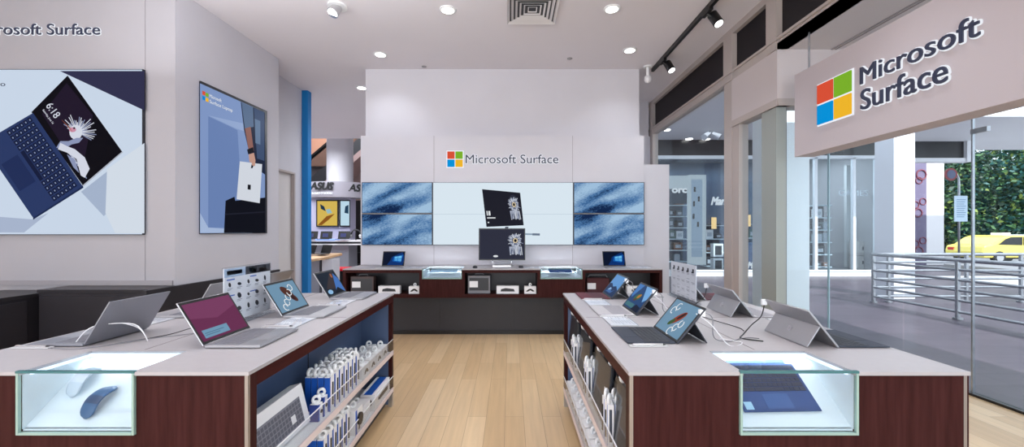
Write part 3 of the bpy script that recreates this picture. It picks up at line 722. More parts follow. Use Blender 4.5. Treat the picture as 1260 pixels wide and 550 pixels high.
# ================================================================ SHELF STOCK
def loop_tag(b, x, y, z, s=1, ax=0):
    """curled white security tag standing on a package"""
    pts = [(x+.016*s*math.cos(a)*math.cos(ax), y+.016*s*math.cos(a)*math.sin(ax), z+.018*s+.018*s*math.sin(a)) for a in (i*math.pi/5 for i in range(10))]
    b.tube(pts, .0075*s, WHITE, 6, True)
    b.box(x-.01, x+.01, y-.007, y+.007, z, z+.014, WHITE)
def pen_box(label, x, y, z, side, group, end=True):
    t = thing('pen_box', label, 'pen box', (x, y, z), 0, group)
    b = B().box(-.014, .014, -.026, .026, 0, .185, OFFW)
    if end: b.box(-.0146, .0146, -.0266, -.026, .004, .181, BLUE)
    else: b.box(-.006, .006, -.0266, -.026, .02, .165, mat('pen_grey', (60, 66, 80), .5))
    b.build('carton', t)
    B().box(.014*side, .0146*side, -.026, -.019, 0, .185, BLUE).cyl((.015*side, .006, .03), (.015*side, .006, .15), .005, BLACK, n=8).build('pen_picture', t)
    b = B(); loop_tag(b, 0, 0, .185, 1.0, R(60)); b.build('security_tag', t)
    return t
g = 'slim blue and white pen boxes standing on the left upper shelf'
p0 = pen_box('slim blue and white pen box in the upright rows on the left upper shelf', -1.06, 2.13, .44, 1, g)
first = True
ZU, ZL = .4395, .1445
for i in range(7):
    for j in range(4):
        x, y = -.968-j*.034, 2.13+i*.06
        loc = (x, y, ZU)
        if first: p0.location = loc; first = False
        else: dup(p0, loc, R(random.uniform(-2, 2)), p0['label'])
g = 'slim blue and white pen boxes standing on the left lower shelf'
for i in range(6):
    for j in range(5): dup(p0, (-.972-j*.033, 2.06+i*.058, ZL), R(random.uniform(-2, 2)), 'slim blue and white pen box in the upright rows on the left lower shelf', g)
for o in [q for q in bpy.data.objects if q.name.startswith('security_tag')]: o.rotation_euler.z = random.uniform(-3, 3); o.scale = (1.25, 1.25, 1)
# long keyboard box
t = thing('keyboard_box', 'long white keyboard box leaning on the left upper shelf, nearest the camera', 'keyboard box', (-1.03, 1.76, ZU+.002))
t.rotation_euler = (0, R(-14), 0)
B().box(-.03, .03, -.235, .235, 0, .195, OFFW).build('carton', t, bevel=.001)
b = B().box(.0302, .0306, -.215, .19, .02, .145, mat('keyboard_photo', (128, 128, 138), .6))
for r_ in range(5):
    for c_ in range(17): b.box(.0307, .0311, -.21+c_*.0235, -.192+c_*.0235, .03+r_*.022, .047+r_*.022, mat('keyboard_photo_keys', (92, 92, 102), .6))
b.build('keyboard_picture', t)
B().box(.0307, .0325, .09, .125, .05, .085, OFFW).build('price_sticker', t)
def small_box(label, name, cat, x, y, z, w, d, h, rz, art_f=None, group=None, tagged=True, body=OFFW):
    t = thing(name, label, cat, (x, y, z), rz, group)
    B().box(-w/2, w/2, -d/2, d/2, 0, h, body).build('carton', t, bevel=.001)
    if art_f:
        b = B(); art_f(b, w, d, h); b.build('printed_picture', t)
    if tagged:
        b = B(); loop_tag(b, 0, 0, h, 1, R(30)); b.build('security_tag', t)
    return t
def blue_edge(s):
    def f(b, w, d, h):
        b.box(s*w/2, s*(w/2+.0008), -d/2, -d/2+d*.25, 0, h, BLUE); b.box(-w/2, w/2, -d/2-.0008, -d/2, 0, h, DBLUE)
        b.cyl((s*w/2, d*.15, h*.5), (s*(w/2+.003), d*.15, h*.5), min(d, h)*.2, CHAR, n=14)
    return f
for k, (y, h) in enumerate(((2.02, .085), (2.075, .10))):
    small_box(('low' if k == 0 else 'taller')+' white and blue adapter box beside the long keyboard box', 'adapter_box', 'small box', -.985, y, ZU, .045, .045, h, 0, blue_edge(1))
def mouse_art(s):
    def f(b, w, d, h):
        x = s*(w/2+.001)
        pts = [(x, -d*.32+d*.64*i/10, h*.3+h*.35*math.sin(math.pi*i/10)**.8) for i in range(11)]
        b.prism(pts+[(x, d*.2, h*.28), (x, 0, h*.42), (x, -d*.2, h*.28)], (s*.0012, 0, 0), BLACK)
    return f
g = 'white mouse boxes lined up on the left upper shelf'
mb = small_box('white mouse box with a black curved mouse picture, left upper shelf', 'mouse_box', 'mouse box', -.985, 2.62, ZU, .075, .115, .085, 0, mouse_art(1), g)
for k in range(4):
    for j in range(2):
        if (k, j) != (0, 0): dup(mb, (-.985-j*.085, 2.62+k*.13, ZU), 0, mb['label'])
# lower left: webcam box, white box, long striped box
def webcam_art(b, w, d, h):
    b.cyl((w/2, .0, h*.55), (w/2+.012, 0, h*.55), h*.25, BLACK, n=16).box(w/2, w/2+.001, -.01, .01, h*.1, h*.35, BLACK).box(w/2, w/2+.001, -d/2, -d*.3, 0, h, BLUE)
small_box('white box with a black webcam picture on the left lower shelf', 'webcam_box', 'webcam box', -.985, 2.49, ZL, .08, .12, .15, 0, webcam_art)
small_box('plain white box between the webcam box and the striped box', 'accessory_box', 'small box', -1.03, 2.66, ZL, .14, .16, .10, R(4), None)
def speaker_art(b, w, d, h):
    b.box(-w*.28, w*.28, -d/2, d/2, h, h+.001, BLUE).cyl((0, -d/2, h*.52), (0, -d/2-.004, h*.52), h*.27, BLACK, n=20)
    b.cyl((w/2, -d*.25, h*.5), (w/2+.002, -d*.25, h*.5), h*.1, CHAR, n=10).box(w/2, w/2+.001, -d*.2, d*.35, h*.36, h*.62, CHAR)
t = small_box('long white box with a blue top stripe on the left lower shelf, far end', 'speaker_box', 'speaker box', -.99, 2.93, ZL, .10, .34, .115, 0, speaker_art, tagged=False)
# ---- right table stock
def cover_pack(label, y, w=.33):
    t = thing('cover_package', label, 'keyboard cover package', (.462, y, ZU+.002), 0, 'dark keyboard cover packages on the right upper shelf')
    t.rotation_euler = (0, R(5), 0)
    B().box(-.008, .008, -w/2, w/2, 0, .30, CHAR).build('cover', t, bevel=.004)
    B().box(-.013, .013, -w/2-.008, w/2+.008, 0, .31, ACRYL).build('clear_shell', t)
    B().box(-.0145, -.0135, -w/2+.02, -w/2+.07, .11, .19, OFFW).build('price_label', t)
    b = B(); loop_tag(b, 0, -w*.35, .308, 1.1, R(80)); loop_tag(b, 0, w*.3, .308, 1.1, R(20)); b.build('security_tag', t)
for y, s in ((2.98, 'farthest along the shelf'), (2.54, 'second from the far end'), (2.06, 'third from the far end'), (1.62, 'nearest the camera')):
    cover_pack('dark keyboard cover in a clear package, right upper shelf, '+s, y)
g = 'slim white pen boxes between the dark packages, right upper shelf'
k0 = None
for y in (2.755, 2.815, 2.275, 2.335, 1.795, 1.855):
    for j in range(2):
        loc = (.447+j*.034, y, ZU)
        if k0 is None: k0 = pen_box('slim white pen box between the dark packages, right upper shelf', *loc, -1, g, False)
        else: dup(k0, loc, R(random.uniform(-3, 3)), k0['label'])
g = 'white tagged boxes on the right lower shelf'
k0 = None
for i in range(8):
    for j in range(2):
        loc = (.48+j*.09, 3.05-i*.125, ZL)
        if k0 is None: k0 = small_box('white mouse box with a curled tag on the right lower shelf', 'mouse_box', 'mouse box', *loc, .08, .11, .085, 0, mouse_art(-1), g)
        else: dup(k0, loc, R(random.uniform(-5, 5)), k0['label'])
def blue_top(b, w, d, h): b.box(-w*.4, w*.4, -d*.45, d*.45, h, h+.001, BLUE).box(-w/2-.001, -w/2, -d*.3, d*.3, h*.3, h*.6, CHAR)
small_box('white box with a bright blue top on the right lower shelf', 'speaker_box', 'speaker box', .50, 1.90, ZL, .11, .30, .13, 0, blue_top, tagged=False)

# ================================================================ BACK COUNTER
CY0, CY1 = 5.155, 5.8
t = thing('wall_counter', 'long walnut counter with open niches under the back screens', 'counter', (-.1, 5.45, 0), world=True)
NX = [-2.17, -1.14, -.63, .39, .93, 1.97]
b = B()
def slab(x0, x1, y0=CY0-.005): b.box(x0, x1, y0, CY1, TZ-.012, TZ, TOP)
slab(NX[0], NX[1]); slab(NX[2], NX[3]); slab(NX[4], NX[5]); b.box(NX[1], NX[2], 5.56, CY1, TZ-.012, TZ, TOP).box(NX[3], NX[4], 5.56, CY1, TZ-.012, TZ, TOP)
b.build('countertop', t)
zb = .525
for k, (x0, x1) in enumerate(((NX[0], NX[1]), (NX[2], NX[3]), (NX[4], NX[5]))):
    b = B(); th = .04
    b.box(x0, x1, CY0, CY1, zb, zb+.045, BROWN).box(x0, x1, CY0, CY1, TZ-.05, TZ-.012, BROWN)
    b.box(x0, x0+th, CY0, CY1, zb+.045, TZ-.05, BROWN).box(x1-th, x1, CY0, CY1, zb+.045, TZ-.05, BROWN)
    b.build('niche_box', t, bevel=.001)
    B().box(x0+th, x1-th, 5.5, 5.52, zb+.045, TZ-.05, DARK).build('niche_back', t)
for x0, x1 in ((NX[1], NX[2]), (NX[3], NX[4])):
    B().box(x0, x1, CY0+.003, 5.56, zb, .765, BROWN).build('drawer_front', t)
    showcase(t, x0+.01, x1-.01, CY0+.004, 5.56, .785, TZ, .01, .07)
b = B().box(-2.0, 1.85, 5.37, CY1, .04, zb, DARK2)
b.build('kick_panel', t); B().box(-2.0, 1.85, 5.36, 5.37, 0, .05, BLACK).build('plinth', t)
for x in (-.95, .05, .93): B().box(x-.002, x+.002, 5.366, 5.37, .05, zb, BLACK).build('panel_joint', t)
GS = 'laptops on the back counter'
laptop('small laptop with a blue lit screen at the left end of the back counter', (-1.60, 5.42, TZ), SOUTH, 'windows', 20, group=GS)
laptop('small laptop with a blue lit screen at the right end of the back counter', (1.42, 5.42, TZ), SOUTH, 'windows', 20, group=GS)
# keyboard or pamphlets beside
info_card('white card beside the left back counter laptop', -1.28, 5.34, 0); info_card('white card beside the right back counter laptop', 1.74, 5.34, 0)
# all-in-one desktop
t = thing('desktop_computer', 'large desktop computer with an owl picture in the middle of the back counter', 'desktop computer', (-.115, 5.45, TZ))
B().box(-.125, .125, -.11, .11, .003, .032, SILV).build('base', t, bevel=.006)
for s in (-1, 1): B().tube([(s*.13, .0, .03), (s*.13, .03, .08), (s*.13, .02, .16)], .008, CHROME).build('hinge_arm', t)
pn = B().box(-.3185, .3185, -.006, .006, 0, .437, BLACK).build('screen_housing', t, bevel=.002); pn.location = (0, 0, .092); pn.rotation_euler = (R(-3), 0, 0)
def owl(cx, cy, s, asp=1.0):
    """white ringed eye, pale feather strokes"""
    L = []; W1 = E((214, 220, 232)); W2 = E((140, 150, 176)); D = E((44, 46, 62))
    rnd = random.Random(3)
    L.append((D, ell(cx, cy+.02, .16*s, .30*s*asp)))
    L.append((E((96, 104, 130)), ell(cx, cy, .13*s, .22*s*asp)))
    for i in range(70):
        a = i*2*math.pi/35; r0 = rnd.uniform(.05, .12)*s; r1 = r0+rnd.uniform(.03, .08)*s
        L.append((W1 if i % 3 else W2, stroke(cx+r0*math.cos(a), cy+r0*1.5*asp*math.sin(a), cx+r1*math.cos(a), cy+r1*1.5*asp*math.sin(a), .018*s)))
    for i in range(16):
        x = cx-.13*s+.26*s*i/15
        L.append((W1 if i % 2 else W2, stroke(x, cy-.2*s*asp, x+rnd.uniform(-.03, .03)*s, cy-.44*s*asp-rnd.uniform(0, .06)*s, .02*s)))
    L.append((E((224, 206, 170)), ell(cx, cy, .055*s, .085*s*asp))); L.append((E((20, 18, 22)), ell(cx, cy, .03*s, .05*s*asp)))
    return L
ownl = [(E((44, 46, 64)), FULL)]+owl(.80, .62, 1.0)+[(WH, ell(.36, .10, .055, .035))]
screen_face(pn, .637, .437, -.006, 0, ownl, BLACK, .013, .014)
t = thing('wireless_mouse', 'grey mouse left of the desktop computer', 'computer mouse', (-.47, 5.30, TZ)); B().lathe([(.001, 0), (.03, .002), (.033, .012), (.025, .026), (.008, .031)], (0, 0, 0), CHAR).build('shell', t)
t = thing('control_dial', 'round dark dial right of the desktop computer', 'control dial', (.14, 5.30, TZ)); B().cyl((0, 0, 0), (0, 0, .03), .029, CHAR, n=28).build('dial', t, bevel=.003)
info_card('white card right of the round dial on the back counter', .31, 5.32, 0)
# niche stock
NZ = zb+.045+.0005
def niche_case(label, x, w, h, m, clear=False):
    t = thing('computer_package', label, 'boxed device', (x, 5.26, NZ), 0)
    B().box(-w/2, w/2, -.05, .05, 0, h, m).build('carton', t, bevel=.003)
    b = B().box(-w/2+.02, w/2-.02, -.052, -.05, h*.18, h-.03, CHAR).box(-w/2, w/2, -.0525, -.05, h*.04, h*.14, GC).build('front_picture', t)
    B().box(-w/2+.02, -w/2+.13, -.054, -.052, h*.35, h*.7, OFFW).build('price_label', t)
    b = B().tube([(-.06, 0, h), (-.05, 0, h+.02), (.05, 0, h+.02), (.06, 0, h)], .006, GC).build('handle', t)
niche_case('dark boxed device with a handle in the left back niche', -1.94, .30, .225, mat('box_dark_brown', (66, 50, 50), .5))
niche_case('dark boxed laptop with a white label in the centre back niche', -.41, .29, .235, mat('box_grey', (110, 110, 116), .5))
def hp(b, w, d, h): b.prism([(-w*.32, -d/2-.001, h*.3), (w*.32, -d/2-.001, h*.3), (w*.28, -d/2-.001, h*.62), (-w*.1, -d/2-.001, h*.74), (-w*.3, -d/2-.001, h*.6)], (0, -.001, 0), CHAR)
def ms(b, w, d, h):
    b.prism([(-w*.36, -d/2-.001, h*.3)]+[(-w*.36+w*.72*i/8, -d/2-.001, h*.34+h*.36*math.sin(math.pi*i/8)) for i in range(9)]+[(w*.2, -d/2-.001, h*.3), (0, -d/2-.001, h*.46), (-w*.2, -d/2-.001, h*.3)], (0, -.001, 0), BLACK)
small_box('wide white box with a black keyboard picture in the left back niche', 'keyboard_box', 'keyboard box', -1.585, 5.24, NZ, .28, .08, .10, 0, hp, tagged=False)
small_box('small white mouse box at the right of the left back niche', 'mouse_box', 'mouse box', -1.255, 5.24, NZ, .145, .08, .095, 0, ms)
small_box('wide white box with a black keyboard picture in the centre niche', 'keyboard_box', 'keyboard box', -.035, 5.24, NZ, .29, .08, .10, 0, hp, tagged=False)
small_box('small white mouse box at the right of the centre niche', 'mouse_box', 'mouse box', .26, 5.24, NZ, .155, .08, .095, 0, ms)
t = thing('laptop_bag', 'burgundy laptop sleeve bag with a white label in the right back niche', 'laptop bag', (1.16, 5.3, NZ))
B().box(-.15, .15, -.03, .03, 0, .2, mat('bag_burgundy', (74, 34, 38), .8)).build('bag', t, bevel=.012)
B().tube([(-.13, 0, .2), (-.11, 0, .235), (.11, 0, .235), (.13, 0, .2)], .007, GC).build('strap', t)
B().box(-.14, -.03, -.034, -.031, .05, .13, OFFW).build('price_label', t)
small_box('white and blue box standing in the right back niche', 'headset_box', 'headset box', 1.42, 5.26, NZ, .12, .08, .15, 0, ms, body=OFFW)
small_box('low white box with a dark picture at the right of the right back niche', 'keyboard_box', 'keyboard box', 1.68, 5.25, NZ, .30, .08, .10, 0, hp, tagged=False)
t = thing('keyboard_cover', 'folded cobalt keyboard cover in the right back showcase', 'keyboard', (.66, 5.30, .86)); t.rotation_euler = (R(8), 0, 0)
B().box(-.15, .15, -.1, .1, 0, .01, CBL).box(-.02, .05, -.1005, -.1, .003, .007, WHITE).build('cover', t, bevel=.003)
t = thing('tablet_stand', 'pale slim keyboard in the left back showcase', 'keyboard', (-.88, 5.30, .855)); t.name = 'slim_keyboard'; t.rotation_euler = (R(8), 0, 0)
B().box(-.18, .18, -.06, .06, 0, .012, mat('pale_blue_grey', (150, 178, 208), .4)).build('case', t, bevel=.003)

# ================================================================ LEFT CABINETS
def cab(name, label, x0, x1, y0, y1, h, face, splits):
    t = thing(name, label, 'cabinet', ((x0+x1)/2, (y0+y1)/2, 0), world=True)
    B().box(x0, x1, y0, y1, .0, h-.03, DARK).build('body', t)
    B().box(x0-.01, x1+.01, y0-.01, y1, h-.03, h, mat('cabinet_top', (38, 36, 40), .35)).build('countertop', t, bevel=.002)
    for a, c in splits:
        if face == 'S':
            d = B().box(a+.004, c-.004, y0-.018, y0, .04, h-.06, DARK).build('door', t, bevel=.002)
            B().cyl((c-.1, y0-.018, h-.13), (c-.1, y0-.03, h-.13), .012, SILV, n=16).build('lock', d)
        else:
            d = B().box(x1, x1+.018, a+.004, c-.004, .04, h-.06, DARK).build('door', t, bevel=.002)
    return t
cab('low_cabinet', 'low black cabinet standing under the big wall screen', -4.38, -3.35, 3.70, 3.965, .85, 'S', [(-4.36, -3.36)])
cab('low_cabinet', 'low black cabinet running along the left wall towards the camera', -5.0, -4.44, 1.4, 3.95, .81, 'E', [(1.45, 2.7), (2.7, 3.65)])
# ================================================================ SIGNS AND SCREENS
LRED, LGRN, LBLU, LYEL = mat('logo_red', (226, 84, 56), emit=.95), mat('logo_green', (128, 184, 44), emit=.95), mat('logo_blue', (0, 152, 226), emit=.95), mat('logo_yellow', (250, 190, 44), emit=.95)
INK = mat('letter_slate', (44, 50, 74), .4); HALO = mat('letter_halo', (245, 248, 255), emit=1.0)
def logo(t, org, U, V, size, d=.012):
    U, V = Vector(U).normalized(), Vector(V).normalized(); N = U.cross(V); org = Vector(org)
    s = size*.475; g = size*.05
    bk = B().prism([org-U*.012-V*.012, org+U*(size+.012)-V*.012, org+U*(size+.012)+V*(size+.012), org-U*.012+V*(size+.012)], N*d*.4, HALO); bk.build('logo_backing', t)
    for i, j, m in ((0, 1, LRED), (1, 1, LGRN), (0, 0, LBLU), (1, 0, LYEL)):
        q = org+U*(i*(s+g))+V*(j*(s+g))+N*d*.4
        B().prism([q, q+U*s, q+U*s+V*s, q+V*s], N*d*.6, m).build('logo_square', t)
def letters(t, s, org, U, V, w, cap, d=.012):
    b = B(); put_text(b, s, org, U, V, w, cap, HALO, depth=d*.4, spread=(12, cap*.065)); b.build('letter_glow', t, recalc=False)
    b = B(); put_text(b, s, org, U, V, w, cap, INK, depth=d*.5, base=d*.4, spread=(6, cap*.008)); b.build('lettering', t, recalc=False)
X1, Z1 = (1, 0, 0), (0, 0, 1)
# back wall sign, wall face at Y 5.80
k = 5.8/F
t = thing('wall_sign', 'backlit name sign with four-colour logo above the back screens', 'sign', (.1, 5.79, 2.2), world=True)
logo(t, P(550.5, 205.5, 5.8), X1, Z1, 19*k); letters(t, 'Microsoft Surface', P(573, 201, 5.8), X1, Z1, 114*k, 10.8*k)
# left wall sign
k = 3.97/F
t = thing('wall_sign', 'dark lettering on the left wall above the big pelican screen', 'sign', (-5, 3.96, 3.3), world=True)
letters(t, 'Microsoft Surface', P(-35, 43, 3.97), X1, Z1, 159*k, 13.5*k); logo(t, P(-68, 48, 3.97), X1, Z1, 26*k)
# hanging sign
XS = 2.64
t = thing('hanging_sign', 'long white hanging fascia sign with four-colour logo over the entrance', 'sign', (XS+.09, 2.4, 2.08), world=True)
B().box(XS, XS+.18, 1.0, 3.70, 2.08, 2.84, mat('sign_board', (190, 181, 185), .55)).build('board', t, bevel=.002)
for y in (3.60, 1.9): B().cyl((XS+.06, y, 2.84), (XS+.06, y, 3.19), .008, STEEL, n=8).build('suspension_rod', t)
U = (0, -1, 0)
logo(t, (XS, 3.404, 2.30), U, Z1, .335, .02)
letters(t, 'Microsoft', (XS, 2.990, 2.495), U, Z1, .762, .128, .02); letters(t, 'Surface', (XS, 2.985, 2.300), U, Z1, .592, .150, .02)

FRS = mat('screen_frame', (40, 42, 50), .4)
def screen_thing(name, label, cat, x0, x1, y0, y1, Y, group=None):
    """flat screen on a wall that faces the camera; image coordinates of its corners"""
    a, c = P(x0, y1, Y), P(x1, y0, Y)
    t = thing(name, label, cat, ((a.x+c.x)/2, Y, a.z), world=True, group=group)
    B().box(a.x, c.x, Y-.03, Y, a.z, c.z, FRS).build('housing', t)
    return t, a, c
# woven blue pictures
def denim(name, dx, dz):
    m = bpy.data.materials.new(name); m.use_nodes = True; nt = m.node_tree; nt.nodes.clear(); L = nt.links
    o = nt.nodes.new('ShaderNodeOutputMaterial'); e = nt.nodes.new('ShaderNodeEmission'); e.inputs['Strength'].default_value = .92
    tc = nt.nodes.new('ShaderNodeTexCoord')
    rt = nt.nodes.new('ShaderNodeMapping'); rt.inputs['Rotation'].default_value = (0, R(24), 0); rt.inputs['Location'].default_value = (dx, 0, dz)
    mp = nt.nodes.new('ShaderNodeMapping'); mp.inputs['Scale'].default_value = (.7, 1, 2.3)
    mq = nt.nodes.new('ShaderNodeMapping'); mq.inputs['Scale'].default_value = (.5, 1, 1.3)
    n1 = nt.nodes.new('ShaderNodeTexNoise'); n1.inputs['Scale'].default_value = 1.7; n1.inputs['Detail'].default_value = 2
    n2 = nt.nodes.new('ShaderNodeTexNoise'); n2.inputs['Scale'].default_value = 60; n2.inputs['Detail'].default_value = 3
    ad = nt.nodes.new('ShaderNodeMath'); ad.operation = 'MULTIPLY_ADD'; ad.inputs[1].default_value = .30
    r = nt.nodes.new('ShaderNodeValToRGB'); el = r.color_ramp.elements
    el[0].position = .50; el[0].color = lin((22, 44, 84)); el[1].position = .80; el[1].color = lin((170, 204, 234))
    q = el.new(.60); q.color = lin((78, 124, 176))
    L.new(tc.outputs['Object'], rt.inputs[0]); L.new(rt.outputs[0], mp.inputs[0]); L.new(rt.outputs[0], mq.inputs[0]); L.new(mp.outputs[0], n1.inputs[0]); L.new(mq.outputs[0], n2.inputs[0])
    L.new(n2.outputs[0], ad.inputs[0]); L.new(n1.outputs[0], ad.inputs[2]); L.new(ad.outputs[0], r.inputs[0]); L.new(r.outputs[0], e.inputs[0]); L.new(e.outputs[0], o.inputs[0])
    return m
DEN = {'upper': denim('screen_blue_fabric_upper', 2.3, .25), 'lower': denim('screen_blue_fabric_lower', 2.3, -.20)}
for (x0, x1, s) in ((446, 532.5, 'left'), (705.5, 792, 'right')):
    for (y0, y1, v) in ((224.5, 262.6, 'upper'), (263.4, 301.5, 'lower')):
        t, a, c = screen_thing('wall_screen', '%s of the two blue fabric screens %s of the white one' % (v, s), 'screen', x0, x1, y0, y1, 5.8, 'blue fabric wall screens')
        B().box(a.x+.008, c.x-.008, 5.7685, 5.7695, a.z+.008, c.z-.008, DEN[v]).build('picture', t)
# centre screen
t, a, c = screen_thing('wall_screen', 'wide white screen with a drawing tablet picture in the middle of the back wall', 'screen', 533, 705, 224.5, 301.5, 5.8)
fn = lambda x, y: P(x, y, 5.77)
b = B(); b.box(a.x+.006, c.x-.006, 5.769, 5.7695, a.z+.006, c.z-.006, E((222, 236, 246), 1.0))
def quadmap(q):   # unit square -> quad in image coordinates
    return lambda u, v: tuple(q[0][i]*(1-u)*(1-v)+q[1][i]*u*(1-v)+q[2][i]*u*v+q[3][i]*(1-u)*v for i in (0, 1))
Q = [(598.6, 279.2), (644.4, 277.2), (640, 237.2), (593.2, 232.8)]; qm = quadmap(Q)
lay = [(E((196, 214, 228)), [(533.5, 263.4), (704.5, 263.4), (704.5, 263.8), (533.5, 263.8)]), (E((24, 24, 38)), [qm(*p) for p in FULL])]+[(m, [qm(*p) for p in pts]) for m, pts in owl(.80, .62, .92)]
lay += [(WH, [qm(*p) for p in [(.05, .3), (.08, .3), (.08, .42), (.05, .42)]]), (WH, [qm(*p) for p in [(.10, .3), (.15, .3), (.15, .42), (.10, .42)]]), (WH, [qm(*p) for p in [(.05, .22), (.27, .22), (.27, .25), (.05, .25)]]), (WH, [qm(*p) for p in [(.05, .1), (.09, .1), (.09, .13), (.05, .13)]])]
lay += [(E((90, 96, 112)), [(622, 279), (626, 279), (624.5, 283), (620, 283)]), (E((150, 170, 190)), stroke(646, 288, 664, 288.5, 2.0)), (E((110, 124, 146)), stroke(655, 288.3, 664, 288.5, 2.6))]
art(b, lay, fn, (0, -1, 0), .0004, .003); b.build('picture', t, recalc=False)
# big pelican screen on the left wall
t, a, c = screen_thing('wall_screen', 'very large screen with a tablet and crested bird picture on the left wall', 'screen', -250, 179, 86.5, 289, 3.97)
fn = lambda x, y: P(x, y, 3.94)
b = B(); b.box(a.x+.006, c.x-.006, 3.939, 3.9395, a.z+.006, c.z-.006, E((208, 222, 240), .98))
lay = [(E((54, 54, 84)), [(74, 87.5), (178, 87.5), (178, 136)]), (E((176, 192, 218)), [(100, 236), (136, 208), (132, 262), (128, 266)]), (E((226, 236, 248)), [(132, 208), (178, 176), (178, 287), (142, 287), (130, 262)]),
       (E((180, 194, 220)), [(-10, 266), (41, 270), (60, 262), (30, 286), (-10, 286)])]
sq = [(102, 228), (150.5, 186.5), (83.5, 93), (39, 138)]; sm_ = quadmap(sq)   # u along the lower right edge, v along the long side
lay += [(E((190, 196, 210)), [(101, 231), (152, 187), (150.5, 186.5), (102, 228)]), (E((16, 14, 22)), sq)]
lay += [(E((36, 26, 46)), [sm_(.1, .1), sm_(.95, .5), sm_(.9, .95), sm_(.15, .9)])]
base = [(-22, 176), (41, 139), (102, 229), (41, 268)]; bq = quadmap([(41, 268), (102, 229), (41, 139), (-22, 176)])
lay += [(E((30, 44, 84)), [(41, 270.5), (103, 231), (102, 228), (41, 266)]), (E((46, 62, 108)), base)]
for r_ in range(6):
    for c_ in range(14):
        u0 = .45+r_*.083; v0 = .03+c_*.068
        if r_ == 0 and 4 <= c_ <= 9:
            if c_ > 4: continue
            pts = [(u0, v0), (u0+.07, v0), (u0+.07, v0+.39), (u0, v0+.39)]
        else: pts = [(u0, v0), (u0+.07, v0), (u0+.07, v0+.056), (u0, v0+.056)]
        lay.append((E((24, 32, 64)), [bq(*p) for p in pts]))
        if len(pts) == 4 and not (r_ == 0 and c_ == 4):
            lay.append((E((150, 166, 204)), [bq(*p) for p in [(u0+.025, v0+.018), (u0+.045, v0+.018), (u0+.045, v0+.036), (u0+.025, v0+.036)]]))
lay += [(E((36, 50, 94)), [bq(*p) for p in [(.08, .32), (.40, .32), (.40, .68), (.08, .68)]])]
# crested bird: beak left, radiating crest, curved neck
WB = E((226, 230, 244)); GB = E((150, 160, 196)); PB = E((214, 150, 176))
import random as _r
rr = _r.Random(5)
for i in range(16):
    lay.append((GB if i % 2 else WB, stroke(84+i*1.3, 186+i*1.7, 90+i*1.2, 190+i*2.0, 1.2)))
for i in range(26):
    a_ = R(-30+i*7.5); L1_ = rr.uniform(12, 24)
    lay.append((WB if i % 3 else GB, stroke(97, 163, 97+L1_*math.cos(a_)*1.0, 163-L1_*math.sin(a_), 1.0)))
lay += [(WB, ell(95, 163, 8, 9)), (PB, ell(91, 160, 4.5, 3)), (E((190, 110, 60)), [(88, 158), (77, 147), (91, 163)]), (E((30, 24, 34)), ell(93, 158, 1.3, 1.3, 8)),
        (GB, [(96, 170), (86, 174), (76, 174), (71, 182), (80, 184), (90, 178), (99, 176), (104, 170)]),
        (WB, [(76, 176), (73, 184), (84, 188), (96, 196), (101, 216), (106, 219), (112, 208), (106, 194), (94, 184), (84, 180)]), (GB, [(84, 190), (94, 197), (99, 213), (92, 206)])]
art(b, lay, fn, (0, -1, 0), .00005, .002)
Up = (fn(57, 143)-fn(72, 129)); 
dU = Vector((1.0, 0, -1.4)).normalized(); dV = Vector((1.4, 0, 1.0)).normalized()
put_text(b, '6:18', fn(58, 131)+Vector((0, -.012, 0)), dU, dV, .155, .075, WB, depth=.001)
put_text(b, 'Saturday, June 16', fn(54, 136)+Vector((0, -.012, 0)), dU, dV, .17, .02, WB, depth=.001)
put_text(b, 'Surface Pro', P(-52, 106, 3.93), X1, Z1, .47, .045, E((60, 66, 90)), depth=.001)
b.build('picture', t, recalc=False)
# poster on the slanting wall
pn_ = Vector((1, -.043, 0)).normalized(); p0_ = Vector((wallB(4.8), 4.8, 2))
fw = lambda x, y: onplane(x, y, p0_, pn_)
ya, yb = 4.257, 5.341
t = thing('lit_poster', 'tall lit poster of a person carrying a white laptop by a black case', 'poster', (wallB(4.8), 4.8, 1.36), world=True)
B().prism([(wallB(ya), ya, 1.36), (wallB(yb), yb, 1.36), (wallB(yb), yb, 2.997), (wallB(ya), ya, 2.997)], pn_*.02, FRS).build('housing', t)
p0_ = p0_+pn_*.02
PB1 = E((136, 160, 208)); 
lay = [(PB1, [(246, 102.5), (326, 138.5), (326, 286), (246, 287)]), (E((156, 178, 220)), [(256, 142), (326, 158), (326, 170), (290, 158)]), (E((112, 138, 190)), [(256, 143), (292, 160), (300, 280), (256, 280)]), (E((176, 196, 230)), [(246, 262), (256, 280), (310, 284), (310, 286.6), (246, 286.6)]),
       (E((34, 42, 66)), [(296, 125.5), (326, 138.5), (326, 215), (314, 206), (307, 190), (300, 160)]),
       (E((96, 118, 150)), [(297, 126), (311, 132), (312, 156), (301, 158)]), (E((66, 84, 118)), [(312, 133), (325, 138), (325, 198), (316, 195)]), (E((104, 128, 160)), [(313, 146), (320, 149), (320, 178), (314, 176)]),
       (E((150, 104, 96)), [(301, 158), (308, 156), (312, 186), (306, 188)]), (E((24, 24, 34)), [(303.5, 184), (311, 181), (312, 187), (305, 190)]), (E((206, 160, 144)), [(305.5, 190), (312, 188), (314, 198), (310, 207), (308, 200), (306.5, 199)]),
       (E((18, 20, 30)), [(277, 247), (288, 242), (289, 247), (326, 243), (326, 286.4), (275, 286.5)]), (E((36, 38, 52)), [(276, 263), (326, 260), (326, 261.5), (276, 264.5)]),
       (E((224, 230, 240)), [(294.5, 198.5), (322, 202), (319, 250), (290.5, 245)]), (E((28, 28, 36)), [(304.2, 227), (308, 227.4), (307.8, 233.6), (304, 233)]), (E((22, 26, 40)), [(309, 202), (312, 202.4), (310, 207), (308, 207)]), (E((206, 160, 144)), [(308.5, 198), (313.5, 199), (313, 204.5), (309.5, 203.5)])]
